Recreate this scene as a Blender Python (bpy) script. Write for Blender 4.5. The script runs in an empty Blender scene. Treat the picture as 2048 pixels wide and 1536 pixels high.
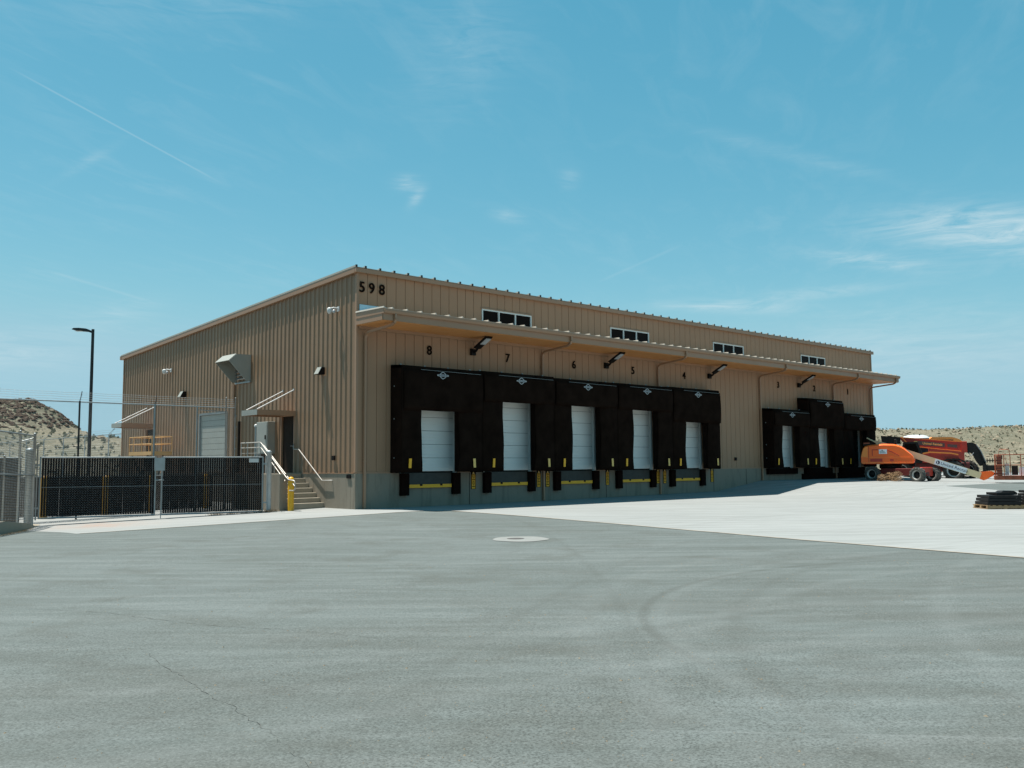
import bpy, bmesh, math, random
from mathutils import Vector, Matrix, noise
random.seed(7)
S = bpy.context.scene
COL = S.collection
R = math.radians

# ------------------------------------------------------------------ camera
yaw, pitch, roll = 0.7485, 0.0868, -0.0068
fw = Vector((math.sin(yaw)*math.cos(pitch), math.cos(yaw)*math.cos(pitch), math.sin(pitch)))
rt = fw.cross(Vector((0, 0, 1))).normalized(); up = rt.cross(fw)
rt2 = rt*math.cos(roll)+up*math.sin(roll); up2 = -rt*math.sin(roll)+up*math.cos(roll)
cam = bpy.data.objects.new('camera', bpy.data.cameras.new('camera')); COL.objects.link(cam)
M = Matrix((rt2, up2, -fw)).transposed().to_4x4(); M.translation = Vector((-17.7577, -26.9829, 0.2526))
cam.matrix_world = M
cam.data.sensor_width = 36; cam.data.lens = 36*1861.94/2048
cam.data.clip_start = .1; cam.data.clip_end = 6000
S.camera = cam

# ------------------------------------------------------------------ light
SUN = Vector((-.135, .244, 1)).normalized()
sun = bpy.data.objects.new('sun', bpy.data.lights.new('sun', 'SUN')); COL.objects.link(sun)
sun.data.energy = 5.0; sun.data.angle = R(.53); sun.data.color = (1, .955, .88)
sun.rotation_euler = SUN.to_track_quat('Z', 'Y').to_euler(); sun.location = (0, 0, 60)
S.view_settings.view_transform = 'Standard'; S.view_settings.look = 'None'
S.view_settings.exposure = 0.8; S.view_settings.gamma = 1
S.render.engine = 'CYCLES'; S.cycles.max_bounces = 8; S.cycles.diffuse_bounces = 5
S.cycles.use_denoising = True; S.cycles.use_adaptive_sampling = False; S.cycles.sample_clamp_indirect = 4

W = bpy.data.worlds.new('World'); S.world = W; W.use_nodes = True
nt = W.node_tree; nt.nodes.clear()
class NT:
    def __init__(s, t): s.t = t
    def n(s, typ, **k):
        o = s.t.nodes.new(typ)
        for a, b in k.items(): setattr(o, a, b)
        return o
    def put(s, sock, v):
        if isinstance(v, bpy.types.NodeSocket): s.t.links.new(v, sock)
        elif v is not None: sock.default_value = v
    def math(s, op, a, b=None, c=None, clamp=False):
        o = s.n('ShaderNodeMath', operation=op, use_clamp=clamp)
        s.put(o.inputs[0], a); s.put(o.inputs[1], b) if b is not None else 0
        if c is not None: s.put(o.inputs[2], c)
        return o.outputs[0]
    def mix(s, f, a, b, mode='MIX'):
        o = s.n('ShaderNodeMix', data_type='RGBA', blend_type=mode)
        s.put(o.inputs[0], f); s.put(o.inputs[6], a); s.put(o.inputs[7], b)
        return o.outputs[2]
    def noise(s, vec, scale, detail=4, rough=.55, dist=0):
        o = s.n('ShaderNodeTexNoise'); s.put(o.inputs['Vector'], vec)
        o.inputs['Scale'].default_value = scale; o.inputs['Detail'].default_value = detail
        o.inputs['Roughness'].default_value = rough; o.inputs['Distortion'].default_value = dist
        return o.outputs['Fac']
    def mapv(s, vec, scale=(1, 1, 1), rot=(0, 0, 0), loc=(0, 0, 0)):
        if any(rot) and scale != (1, 1, 1): vec = s.mapv(vec, (1, 1, 1), rot); rot = (0, 0, 0)   # turn first, then stretch
        o = s.n('ShaderNodeMapping'); s.put(o.inputs[0], vec)
        o.inputs[1].default_value = loc; o.inputs[2].default_value = rot; o.inputs[3].default_value = scale
        return o.outputs[0]
    def rng(s, v, a, b, c=0., d=1.):
        o = s.n('ShaderNodeMapRange', clamp=True); s.put(o.inputs[0], v)
        for i, x in enumerate((a, b, c, d)): o.inputs[i+1].default_value = x
        return o.outputs[0]
    def dot(s, a, b):
        o = s.n('ShaderNodeVectorMath', operation='DOT_PRODUCT'); s.put(o.inputs[0], a); s.put(o.inputs[1], b)
        return o.outputs['Value']
    def xyz(s, v):
        o = s.n('ShaderNodeSeparateXYZ'); s.put(o.inputs[0], v); return o.outputs

w = NT(nt)
sky = w.n('ShaderNodeTexSky', sky_type='NISHITA', sun_disc=False)
sky.sun_elevation = math.asin(SUN.z); sky.sun_rotation = math.atan2(SUN.x, SUN.y) % (2*math.pi)
sky.altitude = 900; sky.air_density = 1.0; sky.dust_density = .2; sky.ozone_density = 1.0
# the photograph's cyan film tone: one power curve per channel over the whole sky
sr = w.n('ShaderNodeSeparateColor'); w.put(sr.inputs[0], sky.outputs[0]); cc = w.n('ShaderNodeCombineColor')
for i, (ref, val, pw) in enumerate(((1.3, 1.0, 1.25), (2.14, 3.78, .60), (3.89, 5.62, .50))):
    w.put(cc.inputs[i], w.math('SMOOTH_MIN', w.math('MULTIPLY', w.math('POWER', w.math('DIVIDE', sr.outputs[i], ref), pw), val), (3.6, 6.0, 7.1)[i], .8))
D = w.n('ShaderNodeTexCoord').outputs['Generated']
dz = w.xyz(D)[2]
# cirrus: projected onto a high plane so streaks run and thin out as real ones do
inv = w.math('DIVIDE', 1.0, w.math('MAXIMUM', dz, .04))
pv = w.n('ShaderNodeVectorMath', operation='SCALE'); w.put(pv.inputs[0], D); w.put(pv.inputs['Scale'], inv)
P = pv.outputs[0]
def adir(az, el):
    a, e = R(az), R(el); return Vector((math.sin(a)*math.cos(e), math.cos(a)*math.cos(e), math.sin(e)))
def blob(az, el, saz, sel, tilt=0.):
    c = adir(az, el); u = Vector((math.cos(R(az)), -math.sin(R(az)), 0)); v = u.cross(c).normalized()
    u, v = u*math.cos(R(tilt))+v*math.sin(R(tilt)), -u*math.sin(R(tilt))+v*math.cos(R(tilt))
    a = w.math('DIVIDE', w.dot(D, tuple(u)), math.sin(R(saz))); a0 = c.dot(u)
    b = w.math('DIVIDE', w.dot(D, tuple(v)), math.sin(R(sel)))
    q = w.math('ADD', w.math('MULTIPLY', a, a), w.math('MULTIPLY', b, b))
    front = w.math('GREATER_THAN', w.dot(D, tuple(c)), .5)
    return w.math('MULTIPLY', w.math('EXPONENT', w.math('MULTIPLY', q, -1.0)), front)
n1 = w.noise(w.mapv(P, (2.4, .8, 1), (0, 0, R(60))), 3.0, 7, .62, .6)
n2 = w.noise(w.mapv(D, (5, 5, 34)), 2.6, 8, .66, 1.2)
n3 = w.noise(w.mapv(P, (1, 1, 1), (0, 0, R(38))), .8, 3, .5)
tot = None
for (az, el, sa, se, ti, amp) in ((70.5, 12.6, 5.2, 1.1, -9, .85), (64.5, 11.5, 3.2, .45, -12, .45), (56, 9.4, 3.6, .32, -4, .6), (61, 9.9, 4.5, .35, 3, .35),
        (36.4, 17.1, .75, .4, 0, .55), (37.0, 16.3, .3, .7, -35, .35), (42.8, 15.2, .9, .35, -8, .4), (46.6, 17.4, .6, .5, 20, .2), (19.5, 8.6, 2.4, .6, 18, .3),
        (14, 6.4, 4, 1.0, 0, .38), (18, 17.0, 1.6, .25, 38, .16), (66, 6.5, 8, 2.0, 0, .3), (40, 24.5, 3.6, 2.6, 50, .13), (24, 27, 9, 2.2, 12, .15),
        (50, 12.0, 4.5, .3, -25, .05), (60, 18, 6, .4, -20, .14)):
    m = w.math('MULTIPLY', blob(az, el, sa, se, ti), amp)
    tot = m if tot is None else w.math('ADD', tot, m)
tot = w.math('MULTIPLY', tot, w.rng(n2, .32, .66, 0., 1.45))
veil = w.math('MULTIPLY', w.rng(n1, .48, .8), w.math('MULTIPLY', w.rng(n3, .35, .65), .16))
# the two jet trails, thin great-circle lines
def trail(a, b, wd, amp):
    A, B = adir(*a), adir(*b); nrm = A.cross(B).normalized(); mid = (A+B).normalized(); half = A.angle(B)/2
    t = (B-A).normalized()
    d = w.math('ABSOLUTE', w.dot(D, tuple(nrm)))
    l = w.math('SUBTRACT', 1.0, w.math('DIVIDE', d, math.sin(R(wd))), clamp=True)
    e = w.rng(w.math('ABSOLUTE', w.dot(D, tuple(t))), math.sin(half)*.65, math.sin(half)*1.02, 1, 0)
    f = w.math('GREATER_THAN', w.dot(D, tuple(mid)), .5)
    return w.math('MULTIPLY', w.math('MULTIPLY', w.math('MULTIPLY', l, e), f), amp)
tr = w.math('ADD', trail((13.8, 21.2), (25.3, 16.48), .07, .28), trail((15.8, 10.9), (21.8, 9.4), .12, .16))
tr = w.math('ADD', tr, trail((48.2, 11.1), (53.5, 13.2), .13, .10))
cl = w.math('ADD', w.math('ADD', tot, veil), tr, clamp=True)
base = cc.outputs[0]
skyc = w.mix(w.math('MULTIPLY', cl, .8), base, (6.2, 7.7, 8.2, 1))
bg = w.n('ShaderNodeBackground'); w.put(bg.inputs[0], skyc); bg.inputs[1].default_value = .0575
out = w.n('ShaderNodeOutputWorld'); nt.links.new(bg.outputs[0], out.inputs[0])

# ------------------------------------------------------------------ materials
MAT = {}
# exposure balance put into colour: sunlit materials a third darker, SHADE ones kept bright
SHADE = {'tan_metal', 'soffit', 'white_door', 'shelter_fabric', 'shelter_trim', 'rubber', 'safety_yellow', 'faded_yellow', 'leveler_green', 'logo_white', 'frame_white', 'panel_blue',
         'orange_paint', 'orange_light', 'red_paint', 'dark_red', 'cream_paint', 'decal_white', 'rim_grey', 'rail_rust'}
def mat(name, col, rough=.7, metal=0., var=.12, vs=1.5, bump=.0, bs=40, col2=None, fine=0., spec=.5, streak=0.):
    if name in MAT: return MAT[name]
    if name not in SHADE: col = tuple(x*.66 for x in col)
    m = bpy.data.materials.new(name); m.use_nodes = True
    t = NT(m.node_tree); b = m.node_tree.nodes['Principled BSDF']
    g = t.n('ShaderNodeNewGeometry').outputs['Position']
    c1 = tuple(max(0, x*(1-var)) for x in col)+(1,); c2 = (tuple(min(1, x*(1+var)) for x in col) if col2 is None else col2)+(1,)
    f = t.rng(t.noise(g, vs, 6, .6), .3, .7)
    c = t.mix(f, c1, c2)
    if streak:
        sfac = t.rng(t.noise(t.mapv(g, (7, 7, .45)), 1.2, 5, .6), .45, .75)
        c = t.mix(t.math('MULTIPLY', sfac, streak), c, tuple(x*.55 for x in col)+(1,))
    if fine:
        ff = t.rng(t.noise(g, 60, 3, .7), .3, .7, 1-fine, 1+fine)
        vm = t.n('ShaderNodeVectorMath', operation='SCALE'); t.put(vm.inputs[0], c); t.put(vm.inputs['Scale'], ff); c = vm.outputs[0]
    t.put(b.inputs['Base Color'], c)
    t.put(b.inputs['Roughness'], t.rng(t.noise(g, vs*4, 3), .3, .7, max(0, rough-.08), min(1, rough+.08)))
    b.inputs['Metallic'].default_value = metal
    b.inputs['Specular IOR Level'].default_value = spec
    if bump:
        bp = t.n('ShaderNodeBump'); bp.inputs['Strength'].default_value = bump; bp.inputs['Distance'].default_value = .01
        t.put(bp.inputs['Height'], t.noise(g, bs, 4)); t.put(b.inputs['Normal'], bp.outputs[0])
    MAT[name] = m; return m
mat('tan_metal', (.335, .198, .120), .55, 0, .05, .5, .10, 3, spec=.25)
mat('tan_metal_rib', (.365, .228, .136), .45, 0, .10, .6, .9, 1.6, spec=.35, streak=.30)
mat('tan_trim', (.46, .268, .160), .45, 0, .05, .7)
mat('soffit', (.58, .26, .085), .5, 0, .04, .5)  # orange deepened: warm bounced glow under the canopy put into the colour
mat('roof_metal', (.62, .56, .47), .4, .1, .05, 1)
mat('dark_clip', (.03, .035, .035), .6)
mat('white_door', (.72, .73, .70), .5, 0, .03, .8)
mat('shelter_fabric', (.0125, .0075, .0055), .95, 0, .35, 2.2, .35, 9, spec=.02)
mat('shelter_trim', (.011, .007, .005), .8, 0, .3, 3, spec=.06)
mat('rubber', (.011, .0055, .004), .9, 0, .3, 6, .3, 40, spec=.03)
mat('safety_yellow', (.85, .40, .012), .55, 0, .08, 4)
mat('bollard_yellow', (1.0, .50, .006), .4, 0, .04, 5)
mat('faded_yellow', (.72, .46, .14), .6)
mat('leveler_green', (.020, .024, .020), .6, 0, .3, 4)
mat('black_paint', (.012, .009, .008), .6, spec=.15)
mat('sign_black', (.01, .006, .004), .8, spec=.05)
mat('letter_black', (.016, .009, .006), .8, spec=.03)
mat('frame_white', (.60, .62, .60), .4, 0, .03)
mat('glass_dark', (.012, .006, .004), .4, 0, .1, 1, spec=.05)
mat('logo_white', (.34, .36, .37), .6)
mat('galv', (.42, .45, .45), .42, .55, .12, 5)
mat('galv_wire', (.40, .42, .41), .45, .5, .1, 5)
mat('galv_post', (.50, .55, .56), .45, .3, .12, 5)
mat('slat_black', (.014, .009, .007), .8, 0, .3, 3, spec=.1)
mat('door_dark', (.036, .026, .019), .7, 0, .15, 1.5, spec=.12)
mat('cabinet_grey', (.42, .43, .385), .5, 0, .05, 2)
mat('white_plastic', (.75, .76, .74), .4)
mat('steel_rail', (.58, .55, .50), .45, .3, .1, 5)
mat('lens', (.62, .64, .66), .25)
mat('orange_paint', (.95, .14, .008), .38, 0, .06, 2, fine=.03)
mat('orange_light', (.95, .28, .045), .4, 0, .06, 2)
mat('red_paint', (.44, .028, .012), .42, 0, .12, 2)
mat('dark_red', (.11, .012, .010), .5, 0, .25, 2)
mat('rail_rust', (.32, .075, .03), .6, 0, .3, 5)
mat('cream_paint', (.62, .50, .29), .45, 0, .05, 2)
mat('decal_white', (.72, .76, .78), .5)
mat('decal_blue', (.03, .045, .09), .5)
mat('decal_grey', (.12, .09, .08), .5)
mat('tyre', (.045, .043, .038), .85, 0, .3, 12, .4, 30)
mat('tyre_dusty', (.115, .112, .098), .9, 0, .35, 9, .4, 30)
mat('rim_grey', (.42, .42, .39), .5, 0, .15, 6)
mat('toilet_blue', (.03, .09, .12), .5)
mat('toilet_roof', (.74, .80, .80), .5)
mat('straw', (.40, .25, .13), .9, 0, .4, 6)
mat('wood', (.42, .27, .13), .8, 0, .35, 5, .4, 30)
mat('steel_black', (.014, .013, .012), .6, .0, .5, 8, .6, 30, spec=.3)
mat('orange_rail', (.72, .40, .14), .5, 0, .06, 3)
mat('lamp_black', (.010, .010, .010), .5)
mat('panel_blue', (.42, .60, .68), .4)

def concrete(name, c, dark, bias=.5, stain=.5):
    m = bpy.data.materials.new(name); m.use_nodes = True; t = NT(m.node_tree); b = m.node_tree.nodes['Principled BSDF']
    g = t.n('ShaderNodeNewGeometry').outputs['Position']
    a = t.noise(g, .35, 6, .62); f = t.noise(g, 6, 6, .65); h = t.noise(g, 70, 3, .6)
    col = t.mix(t.rng(a, .35, .68), tuple(x*.93 for x in c)+(1,), c+(1,))
    col = t.mix(t.math('MULTIPLY', t.rng(f, .55, .75), .18), col, dark+(1,))
    st = t.rng(t.noise(t.mapv(g, (2.2, 2.2, .35)), 1.6, 6, .65), .5, .78)
    col = t.mix(t.math('MULTIPLY', st, stain), col, dark+(1,))
    vm = t.n('ShaderNodeVectorMath', operation='SCALE'); t.put(vm.inputs[0], col); t.put(vm.inputs['Scale'], t.rng(h, .3, .7, .93, 1.07))
    t.put(b.inputs['Base Color'], vm.outputs[0]); b.inputs['Roughness'].default_value = .85
    b.inputs['Specular IOR Level'].default_value = .25
    bp = t.n('ShaderNodeBump'); bp.inputs['Strength'].default_value = .25; bp.inputs['Distance'].default_value = .01
    t.put(bp.inputs['Height'], h); t.put(b.inputs['Normal'], bp.outputs[0])
    MAT[name] = m
concrete('concrete_wall', (.235, .205, .160), (.12, .100, .072), .5, .75)
concrete('concrete_step', (.30, .26, .20), (.18, .15, .11), .5, .4)

def ground_mats():
    # broom-finished concrete apron with saw joints left to geometry; rust blush and tyre scuffs are worn into it
    m = bpy.data.materials.new('apron_concrete'); m.use_nodes = True; t = NT(m.node_tree); b = m.node_tree.nodes['Principled BSDF']
    g = t.n('ShaderNodeNewGeometry').outputs['Position']
    a = t.noise(g, .16, 5, .6); c = t.noise(t.mapv(g, (.22, 5.5, 1), (0, 0, R(40))), 1.0, 7, .68, .35); d = t.noise(t.mapv(g, (.3, 4.0, 1), (0, 0, R(8))), 1.0, 7, .68, .5)
    h = t.noise(g, 45, 3, .6)
    col = t.mix(t.rng(a, .3, .7), (.372, .388, .376, 1), (.438, .452, .438, 1))
    col = t.mix(t.math('MULTIPLY', t.rng(c, .48, .68), .75), col, (.25, .255, .24, 1))
    col = t.mix(t.math('MULTIPLY', t.rng(d, .53, .75), .5), col, (.26, .26, .24, 1))
    col = t.mix(t.rng(t.noise(t.mapv(g, (.3, 5, 1), (0, 0, R(43))), 1.6, 8, .74, .8), .48, .66, 0, .6), col, (.275, .285, .275, 1))
    X, Y, Z = t.xyz(g)
    dx = t.math('ADD', X, 7.9); dy = t.math('SUBTRACT', Y, 1.3)
    rr = t.math('ADD', t.math('MULTIPLY', t.math('MULTIPLY', dx, dx), .7), t.math('MULTIPLY', t.math('MULTIPLY', dy, dy), .35))
    for cx_, cy_, r0, wd, am in ((4, -34, 24, .14, .28), (4, -34, 22.2, .14, .22), (20, 22, 31, .16, .25), (20, 22, 33, .16, .2), (-6, -18, 22, .12, .25), (30, -30, 19, .15, .25), (9, -52, 40, .14, .25)):
        ex = t.math('SUBTRACT', X, cx_); ey = t.math('SUBTRACT', Y, cy_)
        dd = t.math('SQRT', t.math('ADD', t.math('MULTIPLY', ex, ex), t.math('MULTIPLY', ey, ey)))
        e = t.math('MULTIPLY', t.rng(t.math('ABSOLUTE', t.math('SUBTRACT', dd, r0)), wd*.3, wd, 1, 0), t.rng(c, .4, .6, .2, 1))
        col = t.mix(t.math('MULTIPLY', e, am), col, (.22, .225, .21, 1))
    rust = t.math('MULTIPLY', t.math('EXPONENT', t.math('MULTIPLY', rr, -1)), t.rng(t.noise(g, 2.2, 5, .7), .35, .7, 0, .55))
    col = t.mix(rust, col, (.50, .22, .10, 1))
    # slab joints: thin darker sealant lines every 4.6 m
    for ax, off in ((X, .3), (Y, 1.7)):
        fr = t.math('FRACT', t.math('DIVIDE', t.math('ADD', ax, off+460), 4.6))
        ln = t.math('LESS_THAN', fr, .0045)
        col = t.mix(t.math('MULTIPLY', ln, .55), col, (.30, .30, .28, 1))
    vm = t.n('ShaderNodeVectorMath', operation='SCALE'); t.put(vm.inputs[0], col); t.put(vm.inputs['Scale'], t.rng(h, .3, .7, .95, 1.05))
    t.put(b.inputs['Base Color'], t.mix(1., vm.outputs[0], (.64, .64, .64, 1), 'MULTIPLY')); b.inputs['Roughness'].default_value = .8; b.inputs['Specular IOR Level'].default_value = .25
    bp = t.n('ShaderNodeBump'); bp.inputs['Strength'].default_value = .25; bp.inputs['Distance'].default_value = .01
    t.put(bp.inputs['Height'], t.noise(t.mapv(g, (1, 14, 1)), 12, 4)); t.put(b.inputs['Normal'], bp.outputs[0])
    MAT['apron_concrete'] = m
    # sealed, dusted asphalt
    m = bpy.data.materials.new('asphalt'); m.use_nodes = True; t = NT(m.node_tree); b = m.node_tree.nodes['Principled BSDF']
    g = t.n('ShaderNodeNewGeometry').outputs['Position']; X, Y, Z = t.xyz(g)
    big = t.noise(g, .22, 5, .6, .4); med = t.noise(g, .9, 6, .65, .4)
    s1 = t.noise(t.mapv(g, (.28, 3.2, 1), (0, 0, R(43))), .9, 8, .7, .3)
    s2 = t.noise(t.mapv(g, (.30, 3.4, 1), (0, 0, R(56))), .8, 8, .7, .5)
    s3 = t.noise(t.mapv(g, (.24, 4.0, 1), (0, 0, R(30))), .8, 7, .7, .4)
    col = t.mix(t.rng(big, .3, .7), (.150, .172, .158, 1), (.180, .206, .194, 1))
    col = t.mix(t.rng(s1, .45, .68, 0, .75), col, (.245, .272, .258, 1))
    col = t.mix(t.rng(s2, .50, .74, 0, .5), col, (.118, .132, .116, 1))
    col = t.mix(t.rng(s3, .50, .74, 0, .5), col, (.225, .245, .232, 1))
    col = t.mix(t.rng(med, .50, .70, 0, .55), col, (.122, .128, .110, 1))
    worn = t.math('MULTIPLY', t.rng(Y, -15, -24), t.rng(t.noise(t.mapv(g, (.25, .9, 1), (0, 0, R(43))), .8, 5, .6), .40, .62))
    col = t.mix(t.math('MULTIPLY', worn, .6), col, (.122, .124, .106, 1))
    # aggregate: dark pores and pale stones
    gr = t.noise(g, 62, 2, .6); g2 = t.noise(g, 22, 4, .75)
    near = t.rng(t.math('ADD', t.noise(g, .5, 4, .6), t.math('MULTIPLY', Y, -.012)), .55, 1.0)
    col = t.mix(t.math('MULTIPLY', t.rng(gr, .50, .62), t.math('ADD', .36, t.math('MULTIPLY', near, .4))), col, (.065, .070, .062, 1))
    col = t.mix(t.rng(gr, .42, .30, 0, .32), col, (.34, .365, .34, 1))
    col = t.mix(t.rng(g2, .54, .68, 0, .42), col, (.085, .09, .08, 1))
    # tyre scrub arc and scattered fainter scuffs
    def ring(cx, cy, r0, wd, amt, c, yl=None, xl=None):
        nonlocal col
        dx = t.math('SUBTRACT', X, cx); dy = t.math('SUBTRACT', Y, cy)
        dd = t.math('SQRT', t.math('ADD', t.math('MULTIPLY', dx, dx), t.math('MULTIPLY', dy, dy)))
        e = t.rng(t.math('ABSOLUTE', t.math('SUBTRACT', dd, r0)), wd*.25, wd, 1, 0)
        e = t.math('MULTIPLY', e, t.rng(t.noise(g, 3.0, 5, .7), .3, .62, .25, 1))
        if yl: e = t.math('MULTIPLY', e, t.rng(Y, yl[0], yl[1], 0, 1))
        if xl: e = t.math('MULTIPLY', e, t.rng(X, xl[0], xl[1], 0, 1))
        col = t.mix(t.math('MULTIPLY', e, amt), col, c)
    DK = (.090, .092, .078, 1); LT = (.30, .32, .305, 1)
    ring(-5.9, -24.9, 5.9, .09, .45, DK, (-23.2, -21.4))
    ring(-5.9, -24.9, 5.62, .08, .16, DK, (-22.5, -20.5))
    ring(14, -60, 47.5, .12, .14, DK)
    ring(-60, 30, 71, .10, .15, DK)
    for cx_, cy_, r0, wd, am in ((-4.5, -27, 8.2, .22, .22), (-4.0, -27, 9.4, .26, .18), (-6, -31, 10.5, .20, .22), (-16, -44, 22.5, .22, .2), (-16, -44, 24.2, .22, .2), (-30, -30, 15.5, .25, .16), (2, -42, 21.5, .2, .2)):
        ring(cx_, cy_, r0, wd, am*.6, LT)
    for cx_, cy_, r0, wd, am in ((-3, -31, 11.6, .16, .2), (-14, -47, 26.4, .16, .2), (-34, -26, 20.5, .18, .18)):
        ring(cx_, cy_, r0, wd, am, DK)
    # pale scraped lines, short and broken
    ring(-40, -70, 55.5, .03, .5, LT, (-24, -21), (-12, -9))
    ring(-70, -75, 77, .03, .5, LT, (-27, -24), (-14, -11))
    t.put(b.inputs['Base Color'], t.mix(1., col, (.62, .63, .645, 1), 'MULTIPLY'))
    b.inputs['Roughness'].default_value = .88; b.inputs['Specular IOR Level'].default_value = .2
    bp = t.n('ShaderNodeBump'); bp.inputs['Strength'].default_value = .55; bp.inputs['Distance'].default_value = .006
    t.put(bp.inputs['Height'], t.noise(g, 55, 4, .7)); t.put(b.inputs['Normal'], bp.outputs[0])
    MAT['asphalt'] = m
    # desert scrub hillside
    m = bpy.data.materials.new('desert'); m.use_nodes = True; t = NT(m.node_tree); b = m.node_tree.nodes['Principled BSDF']
    g = t.n('ShaderNodeNewGeometry').outputs['Position']; X, Y, Z = t.xyz(g)
    a = t.noise(g, .09, 6, .65); c = t.noise(g, .55, 7, .7); h = t.noise(t.mapv(g, (1, 1, 2.2)), 2.2, 6, .75)
    col = t.mix(t.rng(a, .35, .65), (.215, .188, .135, 1), (.125, .125, .088, 1))
    col = t.mix(t.rng(c, .48, .7, 0, .6), col, (.32, .28, .205, 1))
    col = t.mix(t.rng(h, .52, .66, 0, .75), col, (.10, .095, .065, 1))
    col = t.mix(t.rng(h, .43, .33, 0, .5), col, (.40, .37, .30, 1))
    rock = t.math('MULTIPLY', t.rng(t.math('ADD', Z, t.math('MULTIPLY', c, 3)), 3.9, 5.8), t.rng(X, -8, 10, 1, 0))
    rc = t.mix(t.rng(h, .44, .6), (.185, .130, .090, 1), (.070, .048, .036, 1))
    col = t.mix(t.math('MULTIPLY', rock, .92), col, rc)
    t.put(b.inputs['Base Color'], col); b.inputs['Roughness'].default_value = .95; b.inputs['Specular IOR Level'].default_value = .1
    bp = t.n('ShaderNodeBump'); bp.inputs['Strength'].default_value = .9; bp.inputs['Distance'].default_value = .4
    t.put(bp.inputs['Height'], h); t.put(b.inputs['Normal'], bp.outputs[0])
    MAT['desert'] = m
ground_mats()
mat('lid_iron', (.085, .08, .072), .7, 0, .3, 14, .5, 60)
mat('rock', (.085, .060, .044), .95, 0, .55, .8, .5, 3, spec=.1)
mat('pale_rock', (.33, .275, .20), .95, 0, .2, .8, .5, 3, spec=.1)
mat('shrub', (.20, .195, .125), .95, 0, .35, .5, spec=.1)

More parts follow.
